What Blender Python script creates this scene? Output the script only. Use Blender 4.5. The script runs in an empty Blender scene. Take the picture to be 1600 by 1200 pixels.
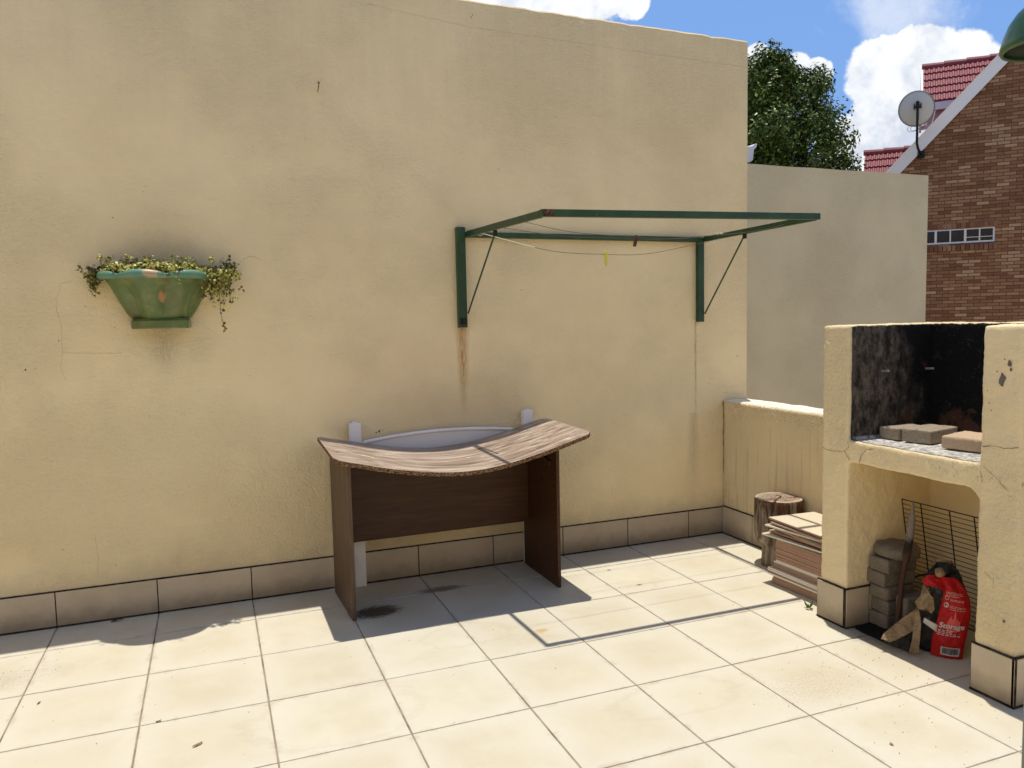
import bpy, bmesh, math, random
from mathutils import Vector, Matrix, noise
from math import radians as R, sin, cos, pi, sqrt
S = bpy.context.scene
COL = S.collection

# ------------------------------------------------------------ camera
cam = bpy.data.cameras.new('camera'); camo = bpy.data.objects.new('camera', cam); COL.objects.link(camo)
_a, _r, _z = R(85.2657), R(-1.23647), R(-21.17509)
camo.matrix_world = Matrix.Translation((1.34245, -4.68896, 1.59864)) @ Matrix.Rotation(_z, 4, 'Z') @ Matrix.Rotation(_a, 4, 'X') @ Matrix.Rotation(_r, 4, 'Z')
cam.sensor_width = 36; cam.lens = 1212.544 / 1600 * 36
cam.clip_start = 0.05; cam.clip_end = 2000
cam.dof.use_dof = True; cam.dof.focus_distance = 5.5; cam.dof.aperture_fstop = 13.0
S.camera = camo
S.view_settings.view_transform = 'Standard'; S.view_settings.look = 'None'
S.view_settings.exposure = 0.15; S.view_settings.gamma = 1; S.view_settings.use_curve_mapping = False
S.render.film_transparent = False
S.cycles.max_bounces = 10; S.cycles.diffuse_bounces = 7
try:
    S.cycles.use_denoising = True
except Exception: pass

# ------------------------------------------------------------ node helper
class X:
    """a value socket with arithmetic"""
    def __init__(s, nt, so): s.nt, s.so = nt, so
def _num(nt, op, *a, clamp=False):
    n = nt.nodes.new('ShaderNodeMath'); n.operation = op; n.use_clamp = clamp
    for i, v in enumerate(a):
        if isinstance(v, X): nt.links.new(v.so, n.inputs[i])
        else: n.inputs[i].default_value = v
    return X(nt, n.outputs[0])
for _n, _o in (('add', 'ADD'), ('sub', 'SUBTRACT'), ('mul', 'MULTIPLY'), ('truediv', 'DIVIDE')):
    setattr(X, '__%s__' % _n, (lambda o: lambda s, b: _num(s.nt, o, s, b))(_o))
    setattr(X, '__r%s__' % _n, (lambda o: lambda s, b: _num(s.nt, o, b, s))(_o))
def nabs(a): return _num(a.nt, 'ABSOLUTE', a)
def nmin(a, b): return _num(a.nt, 'MINIMUM', a, b)
def nmax(a, b): return _num(a.nt, 'MAXIMUM', a, b)
def npow(a, b): return _num(a.nt, 'POWER', a, b)
def clamp01(a): return _num(a.nt, 'ADD', a, 0.0, clamp=True)
def sstep(a, e0, e1):
    n = a.nt.nodes.new('ShaderNodeMapRange'); n.interpolation_type = 'SMOOTHSTEP'
    a.nt.links.new(a.so, n.inputs[0])
    lo, hi, t0, t1 = (e0, e1, 0., 1.) if e0 < e1 else (e1, e0, 1., 0.)
    n.inputs[1].default_value = lo; n.inputs[2].default_value = hi; n.inputs[3].default_value = t0; n.inputs[4].default_value = t1
    return X(a.nt, n.outputs[0])

class Mat:
    def __init__(s, name, rough=0.8, spec=0.3, metallic=0.0):
        s.m = bpy.data.materials.new(name); s.m.use_nodes = True; s.nt = s.m.node_tree
        s.b = s.nt.nodes['Principled BSDF']
        s.b.inputs['Roughness'].default_value = rough
        s.b.inputs['Specular IOR Level'].default_value = spec
        s.b.inputs['Metallic'].default_value = metallic
        s.tc = s.nt.nodes.new('ShaderNodeTexCoord'); s.vec = s.tc.outputs['Object']
        s.h = None
    def world(s):
        g = s.nt.nodes.new('ShaderNodeNewGeometry'); s.vec = g.outputs['Position']; return s
    def xyz(s):
        n = s.nt.nodes.new('ShaderNodeSeparateXYZ'); s.nt.links.new(s.vec, n.inputs[0])
        return [X(s.nt, n.outputs[i]) for i in range(3)]
    def mapped(s, sc=(1, 1, 1), loc=(0, 0, 0), rot=(0, 0, 0), vec=None):
        n = s.nt.nodes.new('ShaderNodeMapping'); s.nt.links.new(vec or s.vec, n.inputs[0])
        n.inputs['Scale'].default_value = sc; n.inputs['Location'].default_value = loc; n.inputs['Rotation'].default_value = rot
        return n.outputs[0]
    def noise(s, scale, detail=4, rough=0.55, sc=None, vec=None, dist=0.0, loc=(0, 0, 0)):
        n = s.nt.nodes.new('ShaderNodeTexNoise'); n.inputs['Scale'].default_value = scale
        n.inputs['Detail'].default_value = detail; n.inputs['Roughness'].default_value = rough; n.inputs['Distortion'].default_value = dist
        v = vec or s.vec
        if sc or loc != (0, 0, 0): v = s.mapped(sc or (1, 1, 1), loc=loc, vec=v)
        s.nt.links.new(v, n.inputs['Vector'])
        return X(s.nt, n.outputs[0])
    def voro(s, scale, feature='F1', rand=1.0, sc=None, out=0):
        n = s.nt.nodes.new('ShaderNodeTexVoronoi'); n.feature = feature; n.inputs['Scale'].default_value = scale
        n.inputs['Randomness'].default_value = rand
        s.nt.links.new(s.mapped(sc) if sc else s.vec, n.inputs['Vector'])
        return X(s.nt, n.outputs[out])
    def island(s):
        g = s.nt.nodes.new('ShaderNodeNewGeometry'); return X(s.nt, g.outputs['Random Per Island'])
    def mix(s, f, a, b):
        n = s.nt.nodes.new('ShaderNodeMix'); n.data_type = 'RGBA'
        if isinstance(f, X): s.nt.links.new(f.so, n.inputs[0])
        else: n.inputs[0].default_value = f
        for v, i in ((a, 6), (b, 7)):
            if isinstance(v, tuple): n.inputs[i].default_value = (*v, 1)
            else: s.nt.links.new(v, n.inputs[i])
        return n.outputs[2]
    def ramp(s, f, stops):
        n = s.nt.nodes.new('ShaderNodeValToRGB'); s.nt.links.new(f.so, n.inputs[0])
        e = n.color_ramp.elements
        while len(e) < len(stops): e.new(0.5)
        for k, (p, c) in enumerate(stops): e[k].position = p; e[k].color = (*c, 1)
        return n.outputs[0]
    def col(s, c):
        if isinstance(c, tuple): s.b.inputs['Base Color'].default_value = (*c, 1)
        else: s.nt.links.new(c, s.b.inputs['Base Color'])
        return s
    def rough(s, x): s.nt.links.new(x.so, s.b.inputs['Roughness']); return s
    def bump(s, h, dist=0.002, strength=1.0):
        n = s.nt.nodes.new('ShaderNodeBump'); n.inputs['Distance'].default_value = dist; n.inputs['Strength'].default_value = strength
        s.nt.links.new(h.so, n.inputs['Height'])
        if s.h: s.nt.links.new(s.h, n.inputs['Normal'])
        s.h = n.outputs[0]; s.nt.links.new(s.h, s.b.inputs['Normal']); return s

# ------------------------------------------------------------ sky and sun
W = bpy.data.worlds.new('World'); S.world = W; W.use_nodes = True
wt = W.node_tree; bg = wt.nodes['Background']; bg.inputs[1].default_value = 0.12
sky = wt.nodes.new('ShaderNodeTexSky'); sky.sky_type = 'NISHITA'; sky.sun_disc = False
SUN = Vector((0.045, 0.081, 1.0)).normalized()
sky.sun_elevation = math.asin(SUN.z); sky.sun_rotation = math.atan2(SUN.x, SUN.y)
sky.air_density = 1.0; sky.dust_density = 0.6; sky.ozone_density = 1.2; sky.altitude = 1500
class _WM(Mat):
    def __init__(s): s.nt = wt; s.tc = wt.nodes.new('ShaderNodeTexCoord'); s.vec = s.tc.outputs['Generated']; s.h = None
wm = _WM()
def dotdist(c):
    n = wt.nodes.new('ShaderNodeVectorMath'); n.operation = 'DISTANCE'; wt.links.new(wm.vec, n.inputs[0]); n.inputs[1].default_value = c
    return X(wt, n.outputs['Value'])
# cumulus heads: direction on the sky sphere and angular radius
HEADS = [(.7328,.6503,.2001,.0773),(.7511,.6117,.2484,.0418),(.7035,.6631,.2558,.0434),(.7706,.5936,.2319,.0401),(.6934,.6969,.1834,.0456),
 (.7868,.5931,.1706,.0947),(.7234,.6357,.2695,.0375),(.5970,.7460,.2951,.0132),(.6311,.7255,.2744,.0203),(.6504,.7114,.2664,.0193),
 (.3325,.8494,.4098,.0966),(.4205,.8170,.3946,.0685),(.4678,.8065,.3616,.0240),(.90,.40,.15,.12),(-.3,.8,.5,.2),(-.7,-.3,.55,.3),(.5,-.7,.5,.3)]
dens = None
for h in HEADS:
    c = Vector(h[:3]).normalized()
    v = 1.0 - dotdist(c) * (1.0 / h[3])
    dens = v if dens is None else nmax(dens, v)
cn1 = wm.noise(16, 8, 0.58, dist=0.3); cn2 = wm.noise(55, 6, 0.6)
dens = dens + (cn1 - 0.5) * 0.95 + (cn2 - 0.5) * 0.35
alpha = sstep(dens, 0.0, 0.14)
wisp = sstep(wm.noise(7, 8, 0.62, sc=(1, 1, 2.2), dist=0.8), 0.56, 0.80) * 0.45
wv = sstep(1.0 - dotdist(Vector((.698,.6388,.3236)).normalized()) * (1/0.07) + (wm.noise(22, 6, .6) - 0.5) * 1.3, 0.0, 0.7) * 0.55
alpha = nmax(alpha, nmax(wisp, wv))
shade = wm.noise(9, 6, 0.6, loc=(3, 1, 0))
z_ = wm.xyz()[2]
lit = sstep(shade * 0.9 + (cn1 - 0.5) * 1.1 + (cn2 - .5) * .5 + z_ * 1.1, 0.42, 0.86)
ccol = wm.mix(lit, (4.7, 5.2, 6.1), (7.6, 7.75, 8.0))
up = clamp01(z_)
skyb = wm.mix(sstep(up, 0.42, 0.95), (1.66, 3.28, 6.9), (0.50, 1.05, 2.7))     # brighter blue low down, deep blue overhead
skyb = wm.mix(0.25, skyb, sky.outputs[0])
ccol = wm.mix(sstep(up, 0.42, 0.8) * 0.6, ccol, (4.2, 4.0, 3.8))
fin = wm.mix(alpha, skyb, ccol)
wt.links.new(fin, bg.inputs[0])
sl = bpy.data.lights.new('sun', 'SUN'); sl.energy = 3.9; sl.angle = R(0.53); sl.color = (1.0, 0.93, 0.81)
so = bpy.data.objects.new('sun', sl); COL.objects.link(so); so.rotation_euler = SUN.to_track_quat('Z', 'Y').to_euler(); so.location = (0, 0, 12)

# ------------------------------------------------------------ object helpers
def tag(o, label=None, cat=None, group=None, kind=None):
    if label: o['label'] = label
    if cat: o['category'] = cat
    if group: o['group'] = group
    if kind: o['kind'] = kind
    return o
def empty(name, loc, label, cat, rz=0, group=None):
    o = bpy.data.objects.new(name, None); COL.objects.link(o); o.location = loc; o.rotation_euler = (0, 0, rz); o.empty_display_size = .1
    return tag(o, label, cat, group)
def link(name, me, mats, parent=None, loc=(0, 0, 0), rot=(0, 0, 0), smooth=False):
    o = bpy.data.objects.new(name, me); COL.objects.link(o)
    for m in (mats if isinstance(mats, (list, tuple)) else [mats]): me.materials.append(m.m if isinstance(m, Mat) else m)
    o.location = loc; o.rotation_euler = rot
    if parent: o.parent = parent
    if smooth:
        me.polygons.foreach_set('use_smooth', [True] * len(me.polygons))
    return o
def from_bm(name, bm, mats, parent=None, **k):
    bmesh.ops.recalc_face_normals(bm, faces=bm.faces)
    me = bpy.data.meshes.new(name); bm.to_mesh(me); bm.free(); return link(name, me, mats, parent, **k)
def bevel(o, w, seg=2):
    m = o.modifiers.new('bevel', 'BEVEL'); m.width = w; m.segments = seg; m.limit_method = 'ANGLE'; m.angle_limit = R(40); return o
def box(bm, x0, x1, y0, y1, z0, z1, mi=0, M=None):
    vs = [bm.verts.new((x, y, z)) for z in (z0, z1) for y in (y0, y1) for x in (x0, x1)]
    if M is not None:
        for v in vs: v.co = M @ v.co
    for f in ((0, 2, 3, 1), (4, 5, 7, 6), (0, 1, 5, 4), (2, 6, 7, 3), (0, 4, 6, 2), (1, 3, 7, 5)):
        fc = bm.faces.new([vs[i] for i in f]); fc.material_index = mi
    return vs
def boxo(name, x0, x1, y0, y1, z0, z1, mat, parent=None, bv=0.0, **k):
    bm = bmesh.new(); box(bm, x0, x1, y0, y1, z0, z1); o = from_bm(name, bm, mat, parent, **k)
    if bv: bevel(o, bv)
    return o
def tube(bm, pts, r, seg=8, cap=True, mi=0):
    pts = [Vector(p) for p in pts]; n = len(pts); rs = r if isinstance(r, (list, tuple)) else [r] * n
    rings = []; up = None
    for i, p in enumerate(pts):
        t = ((pts[min(i + 1, n - 1)] - p).normalized() + (p - pts[max(i - 1, 0)]).normalized()).normalized()
        if up is None: up = t.orthogonal().normalized()
        up = (up - t * up.dot(t)).normalized(); b = t.cross(up)
        rings.append([bm.verts.new(p + (up * cos(2 * pi * k / seg) + b * sin(2 * pi * k / seg)) * rs[i]) for k in range(seg)])
    for a, b in zip(rings, rings[1:]):
        for k in range(seg):
            f = bm.faces.new((a[k], a[(k + 1) % seg], b[(k + 1) % seg], b[k])); f.material_index = mi
    if cap: bm.faces.new(rings[0]); bm.faces.new(rings[-1])
def bar(bm, a, b, w, h, up=(0, 0, 1)):
    """square bar from a to b"""
    a, b = Vector(a), Vector(b); t = (b - a).normalized(); s = t.cross(Vector(up)).normalized(); u = s.cross(t)
    vs = [bm.verts.new(p + s * sx * w / 2 + u * sz * h / 2) for p in (a, b) for sx, sz in ((-1, -1), (1, -1), (1, 1), (-1, 1))]
    for f in ((0, 1, 2, 3), (7, 6, 5, 4), (0, 4, 5, 1), (1, 5, 6, 2), (2, 6, 7, 3), (3, 7, 4, 0)): bm.faces.new([vs[i] for i in f])
def fbm(v, s=1.0, o=4): return noise.fractal(Vector(v) * s, 1.0, 2.0, o)
def rough_up(o, amp, sc, seed=0, sub=0):
    me = o.data
    for v in me.vertices:
        n = noise.noise_vector(v.co * sc + Vector((seed, seed * 1.7, 3.1 * seed)))
        v.co += n * amp
def gridbox(x0, x1, y0, y1, z0, z1, cell, rad=0.0):
    """box with a fine mesh, corners rounded by rad"""
    bm = bmesh.new(); box(bm, x0, x1, y0, y1, z0, z1)
    dims = (x1 - x0, y1 - y0, z1 - z0)
    for ax in range(3):
        n = max(1, int(dims[ax] / cell)); lo = (x0, y0, z0)[ax]
        for k in range(1, n):
            co = [0, 0, 0]; co[ax] = lo + dims[ax] * k / n; no = [0, 0, 0]; no[ax] = 1
            bmesh.ops.bisect_plane(bm, geom=bm.verts[:] + bm.edges[:] + bm.faces[:], plane_co=co, plane_no=no)
    if rad:
        for v in bm.verts:
            c = Vector((min(max(v.co.x, x0 + rad), x1 - rad), min(max(v.co.y, y0 + rad), y1 - rad), min(max(v.co.z, z0 + rad), z1 - rad)))
            d = v.co - c
            if d.length > rad: v.co = c + d.normalized() * rad
    return bm

# ------------------------------------------------------------ materials
def plaster(name, base, soot=False, streaks=False, main=False, flake=False):
    m = Mat(name, 0.88, 0.2).world(); x, y, z = m.xyz()
    big = m.noise(1.3, 5, 0.6); mid = m.noise(7, 5, 0.6)
    b2 = tuple(c * k for c, k in zip(base, (0.92, 0.91, 0.90)))
    c = m.mix(sstep(big, 0.35, 0.68), base, b2)
    c = m.mix(sstep(mid, 0.5, 0.78) * 0.22, c, tuple(v * k for v, k in zip(base, (1.08, .98, .92))))
    c = m.mix(sstep(m.noise(260, 2, .6), 0.60, 0.74) * 0.30, c, tuple(v * 0.6 for v in base))
    gr = tuple(v * k for v, k in zip(base, (.55, .57, .62)))
    if main:
        # rain grime creeping down from the coping, splash dirt low down
        drip = m.noise(5, 5, 0.65, sc=(3.2, 1, 0.22))
        c = m.mix(sstep(z + (drip - 0.5) * 1.0, 2.6, 4.2) * 0.34, c, gr)
        c = m.mix(sstep(z + (mid - .5) * 0.25, 0.36, 0.16) * 0.45, c, gr)
        # rust run under the left bracket, thin one under the right bracket
        def run(x0, z1, z0, w0, w1, col, k):
            nonlocal c
            t = clamp01((z1 - z) * (1.0 / (z1 - z0)))
            w = w0 + t * (w1 - w0)
            wob = (m.noise(9, 3, .6, sc=(0.2, 1, 1)) - 0.5) * 0.014
            a = clamp01(1.0 - nabs(x - x0 + wob) / w)
            st = m.noise(60, 4, .7, sc=(2.4, 1, .25))
            a = a * sstep(z, z0, z0 + (z1 - z0) * 0.75) * sstep(z, z1 + 0.012, z1) * sstep(st, 0.25, 0.62) * k
            c = m.mix(clamp01(a * 1.5), c, col)
        run(2.829, 1.558, 0.90, 0.056, 0.022, (.50, .29, .10), .85)
        run(4.570, 1.55, 0.62, 0.013, 0.010, (.36, .25, .12), .55)
        run(1.105, 1.59, 1.25, 0.13, 0.04, (.30, .22, .12), .30)
        run(4.55, 0.9, 0.22, 0.05, 0.09, (.42, .33, .2), .35)
        # darker patches on the plaster round the planter and above the desk
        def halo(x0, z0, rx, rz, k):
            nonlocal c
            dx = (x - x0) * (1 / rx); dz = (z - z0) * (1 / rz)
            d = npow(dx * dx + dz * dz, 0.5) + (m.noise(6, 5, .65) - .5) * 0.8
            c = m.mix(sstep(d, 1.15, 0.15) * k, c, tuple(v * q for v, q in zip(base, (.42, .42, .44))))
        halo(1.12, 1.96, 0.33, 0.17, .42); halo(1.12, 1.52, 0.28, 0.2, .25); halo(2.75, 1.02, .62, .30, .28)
    if streaks:
        st = m.noise(30, 4, .6, sc=(1, 1, 0.05))
        c = m.mix(sstep(st, 0.50, 0.72) * sstep(z, 1.0, .62) * 0.42, c, gr)
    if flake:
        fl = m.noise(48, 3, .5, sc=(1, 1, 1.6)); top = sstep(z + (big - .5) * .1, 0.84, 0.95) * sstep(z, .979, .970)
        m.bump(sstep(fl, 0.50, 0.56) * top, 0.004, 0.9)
        c = m.mix(sstep(z, .972, .979), c, (.86, .79, .62))  # parapet top painted paler, its sunlit strip put into the colour
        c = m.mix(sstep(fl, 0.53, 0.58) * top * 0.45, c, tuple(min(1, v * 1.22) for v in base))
    if soot:
        inner = sstep(x, 4.2945, 4.300) * sstep(y, -1.7135, -1.7185) * sstep(y, -2.4365, -2.4315) * sstep(z, 0.950, 0.966) * sstep(z + (m.noise(30, 3, .6) - .5) * .02, 1.5345, 1.529) 
        ash = m.mix(sstep(m.noise(22, 6, .75, sc=(1, 1, .55)), 0.36, 0.70), (.022, .019, .016), (.20, .165, .13))
        deep = sstep(x + (m.noise(6, 6, .7) - .5) * 0.75 + (z - 1.2) * 0.18, 4.44, 4.78)
        black = m.mix(deep, ash, m.mix(sstep(m.noise(16, 6, .75), 0.58, 0.74), (.006, .006, .006), (.06, .055, .05)))
        burnt = sstep(m.noise(7, 5, .6, loc=(2, 0, 0)) + sstep(z, 1.22, 0.98) * 0.20, 0.64, 0.74) * sstep(x, 4.5, 4.7)
        black = m.mix(burnt * 0.8, black, (.085, .038, .02))
        peel = sstep(m.noise(20, 4, .7, loc=(5, 0, 0)), 0.66, 0.70) * sstep(z, 1.2, 1.1)
        black = m.mix(peel * 0.8, black, (.24, .2, .15))
        black = m.mix(sstep(m.noise(180, 2, .5), .7, .76) * .6, black, (.25, .25, .24))
        c = m.mix(inner, c, black)
        shelf = sstep(x + (m.noise(14, 4, .7) - .5) * .05, 4.305, 4.335) * sstep(z, .950, .955) * sstep(z, .984, .972) * sstep(y, -1.7, -1.725) * sstep(y, -2.44, -2.42)
        c = m.mix(shelf, c, m.mix(sstep(m.noise(36, 5, .75), .36, .62), (.22, .215, .21), (.66, .63, .57)))
        sm = sstep(m.noise(70, 3, .6, sc=(1, 1, .35)), .60, .70) * sstep(z, .97, .93) * sstep(z, .84, .87) * sstep(y, -2.15, -2.3) * sstep(x, 4.35, 4.3)
        c = m.mix(sm * .6, c, (.16, .12, .08))
    h = m.noise(70, 5, 0.65); h2 = m.noise(24, 4, .6)
    rl = sstep(m.noise(1.1, 4, .6, loc=(4, 4, 4)), .36, .62)
    m.bump(h2 * (0.6 + rl * 0.8) + m.noise(5, 3, .5, sc=(.5, 1, 1.3)) * .35, 0.012, 0.55); m.bump(h * (0.35 + rl * 0.95), 0.0095, 1.0)
    m.col(c); return m
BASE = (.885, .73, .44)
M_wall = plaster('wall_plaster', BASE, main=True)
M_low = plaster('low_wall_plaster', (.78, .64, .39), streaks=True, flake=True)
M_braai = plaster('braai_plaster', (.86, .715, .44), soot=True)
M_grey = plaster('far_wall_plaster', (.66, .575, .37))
M_crack = Mat('crack_dark', 0.95).col((.20, .14, .08))
M_crack2 = Mat('hairline_crack', 0.95).col((.54, .43, .27))
M_chip = Mat('bare_render', 0.95).col((.16, .14, .12))
M_flk = Mat('pale_flake', .9).col((.75, .68, .52)); M_mark = Mat('dark_speck', 0.95).col((.06, .045, .03))

m = Mat('floor_tile_glaze', 0.55, 0.35).world(); isl = m.island()
c = m.mix(isl, (.560, .515, .395), (.612, .578, .460))
n1 = m.noise(3.0, 6, .65); c = m.mix(sstep(n1, .38, .68) * .5, c, (.505, .450, .325))
n1b = m.noise(9, 6, .7, dist=.6); c = m.mix(sstep(n1b, .52, .72) * .22, c, (.635, .615, .54))
n2 = m.noise(230, 2, .6); c = m.mix(sstep(n2, .66, .76) * .38 * sstep(m.noise(4, 4, .6, loc=(7, 3, 0)), .44, .62), c, (.20, .15, .09))
x, y, z = m.xyz()
fu = _num(m.nt, 'FRACT', x * 2.0); fv = _num(m.nt, 'FRACT', y * 2.0 + 0.666)
ed = nmin(nmin(fu, 1.0 - fu), nmin(fv, 1.0 - fv)) + (n1b - .5) * .30
c = m.mix(sstep(ed, .30, .03) * .5, c, (.62, .595, .515))          # paler glaze towards each tile's rim
c = m.mix(sstep(ed, .035, -.03) * .35, c, (.36, .29, .20))         # dirt held along the joints
def fpatch(x0, y0, rx, ry, lo, hi, scale=12, k=1.1):
    dx = (x - x0) * (1 / rx); dy = (y - y0) * (1 / ry)
    d = npow(dx * dx + dy * dy, .5) + (m.noise(scale, 5, .7, sc=(1, 2.2, 1)) - .5) * k
    return sstep(d, hi, lo)
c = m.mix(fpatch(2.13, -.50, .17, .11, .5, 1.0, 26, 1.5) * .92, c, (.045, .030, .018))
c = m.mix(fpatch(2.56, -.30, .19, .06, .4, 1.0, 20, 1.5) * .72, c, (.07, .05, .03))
c = m.mix(fpatch(2.862, -1.118, .05, .035, .1, 1.1) * .75, c, (.52, .29, .08))
c = m.mix(fpatch(.25, -.62, .50, .16, .2, 1.2, 18, 1.5) * sstep(n2, .48, .62) * .55, c, (.14, .10, .06))
c = m.mix(fpatch(3.70, -2.15, .36, .18, .2, 1.1, 16, 1.2) * sstep(m.noise(150, 3, .7), .50, .62) * .6, c, (.28, .20, .10))
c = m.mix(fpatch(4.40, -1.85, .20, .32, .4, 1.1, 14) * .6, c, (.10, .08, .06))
for (a_, b_, r_, q_) in ((1.75, -1.55, .42, .7), (3.1, -2.0, .35, .5), (.9, -2.1, .5, .8), (3.5, -.75, .3, .45), (2.5, -1.0, .28, .6)):
    ring = fpatch(a_, b_, r_, r_ * q_, .82, .95, 5, 1.0) * (1.0 - fpatch(a_, b_, r_, r_ * q_, .70, .84, 5, 1.0))
    c = m.mix(ring * .16, c, (.40, .33, .22))
sc_ = sstep(m.noise(7, 4, .6, sc=(1.0, 9, 1), dist=.4), .70, .74) * sstep(m.noise(2.2, 3, .5, loc=(9, 2, 0)), .52, .62)
c = m.mix(sc_ * .22, c, (.33, .27, .19))
m.col(c); m.bump(m.noise(14, 4, .6), .003, .18); m.bump(m.noise(160, 3, .6), .0008, .4)
m.rough(m.noise(8, 3, .6) * .25 + .42); M_tile = m
m = Mat('grout', 0.95, .1).world(); m.col(m.ramp(m.noise(6, 5, .65), [(.28, (.10, .075, .05)), (.46, (.27, .22, .165)), (.72, (.40, .34, .27))])); M_grout = m
m = Mat('dark_joint', 0.95, .1).world(); m.col(m.ramp(m.noise(25, 4, .6), [(.35, (.020, .015, .011)), (.7, (.09, .068, .045))])); M_joint = m
m = Mat('skirting_glaze', 0.5, .35).world(); x, y, z = m.xyz()
c = m.mix(m.island(), (.50, .415, .295), (.56, .465, .335)); c = m.mix(sstep(m.noise(5, 5, .6), .4, .7) * .45, c, (.40, .32, .215))
c = m.mix(sstep(z + (m.noise(14, 4, .7) - .5) * .10, .13, .0) * .60, c, (.16, .12, .075))
c = m.mix(sstep(m.noise(60, 3, .6), .66, .74) * .4, c, (.30, .24, .15)); m.col(c); m.bump(m.noise(20, 3, .6), .002, .15); M_skirt = m

def wood(name, a, b, c3, grain=(1, 14, 14), rough=.5, sc=3.0):
    m = Mat(name, rough, .35)
    w = m.noise(sc, 6, .62, sc=grain, dist=.5); w2 = m.noise(sc * 5, 4, .6, sc=grain)
    c = m.ramp(w, [(.30, a), (.50, b), (.72, c3)])
    c = m.mix(sstep(w2, .5, .75) * .45, c, a); m.col(c); m.bump(w2, .0006, .4); return m
M_desklit = wood('desk_laminate_lit', (.060, .036, .020), (.105, .066, .038), (.16, .105, .064), (16, 16, .9))  # lighter copy for the left panel, the light it catches painted in
M_deskshade = wood('desk_laminate_shaded', (.040, .014, .005), (.064, .025, .009), (.088, .038, .014), (1.1, 14, 14))  # same laminate darkened, shade on the other panels painted into the colour
M_desktop = wood('bleached_laminate', (.11, .07, .052), (.36, .275, .215), (.60, .53, .44), (.55, 9, 9), .36, 3.0)
m = Mat('chipboard_edge', 0.9, .1); m.col(m.ramp(m.noise(150, 3, .7), [(.38, (.02, .012, .007)), (.5, (.16, .09, .045)), (.66, (.42, .28, .15))])); m.bump(m.noise(200, 2, .6), .002, .6); M_chipb = m
m = Mat('white_enamel', .45, .4); m.col(m.mix(sstep(m.noise(9, 5, .6), .45, .7) * .4, (.86, .84, .83), (.74, .71, .67))); M_white = m
m = Mat('green_paint', .42, .45).world(); c = m.mix(sstep(m.noise(9, 5, .6), .4, .65), (.015, .050, .018), (.024, .072, .026))
rs = sstep(m.noise(46, 4, .7), .665, .71); c = m.mix(rs * .85, c, (.16, .10, .06)); c = m.mix(sstep(m.noise(60, 3, .7, loc=(4, 1, 2)), .71, .74), c, (.5, .48, .42))
m.col(c); m.bump(rs, .0008, -.6); M_green = m
M_bolt = Mat('black_iron', .6, .4, .3).col((.018, .016, .012))
m = Mat('rusted_steel', .8); m.col(m.ramp(m.noise(60, 4, .7), [(.4, (.03, .02, .014)), (.6, (.16, .07, .03)), (.75, (.5, .45, .38))])); M_rust = m
M_wire = Mat('dull_wire', .5, .5, .5).col((.10, .075, .04))
M_cord = Mat('white_cord', .8).col((.72, .66, .50))
M_yel = Mat('yellow_plastic', .35, .5).col((.74, .68, .08)); M_brpeg = Mat('brown_wood_peg', .7).col((.10, .035, .022))
m = Mat('planter_glaze', .38, .5).world(); x, y, z = m.xyz()
c = m.mix(sstep(m.noise(13, 5, .65), .38, .66), (.095, .155, .048), (.175, .205, .068)); c = m.mix(sstep(m.noise(6, 5, .6, sc=(1, 1, .35)), .5, .68) * .8, c, (.105, .115, .035))
c = m.mix(sstep(m.noise(26, 5, .7), .60, .68) * .4, c, (.05, .13, .06))
dx = (x - 1.118) * (1 / .018); dz = (z - 1.760) * (1 / .030)
c = m.mix(sstep(npow(dx * dx + dz * dz, .5) + (m.noise(40, 4, .6) - .5) * 1.2, 1.2, .5) * sstep(y, -.12, -.14) * .85, c, (.50, .24, .10))
m.col(c); m.bump(m.noise(35, 4, .6), .003, .35); M_pot = m; m.b.inputs['Roughness'].default_value = .28
m = Mat('rim_glaze', .42, .5).world(); c = m.mix(sstep(m.noise(14, 4, .6), .4, .65), (.10, .24, .17), (.15, .27, .17))
c = m.mix(sstep(m.noise(9, 3, .5, loc=(1.2, 3, 5)), .60, .66) * .8, c, (.50, .33, .20)); m.col(c); M_rim = m
def leafmat(name, cols, rough=.5, trans=.25):
    m = Mat(name, rough, .35); isl = m.island(); m.col(m.ramp(isl, cols))
    try: m.b.inputs['Transmission Weight'].default_value = 0
    except Exception: pass
    return m
M_ivy = leafmat('variegated_leaf', [(0, (.16, .20, .03)), (.3, (.38, .38, .06)), (.6, (.56, .52, .13)), (.8, (.70, .64, .26)), (1, (.15, .11, .03))])
M_ivydark = leafmat('dull_leaf', [(0, (.075, .085, .02)), (.5, (.14, .12, .035)), (1, (.20, .15, .05))])
M_stem = Mat('stem', .8).col((.16, .09, .045)); M_soil = Mat('soil', 1).col((.03, .02, .012))
M_leaf = leafmat('tree_leaf', [(0, (.028, .055, .008)), (.45, (.062, .105, .014)), (.8, (.115, .170, .024)), (1, (.20, .25, .05))], .40)
m = Mat('bark', .9); m.col(m.mix(m.noise(14, 5, .6, sc=(1, 1, .2)), (.06, .045, .03), (.16, .12, .09))); M_bark = m

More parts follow.
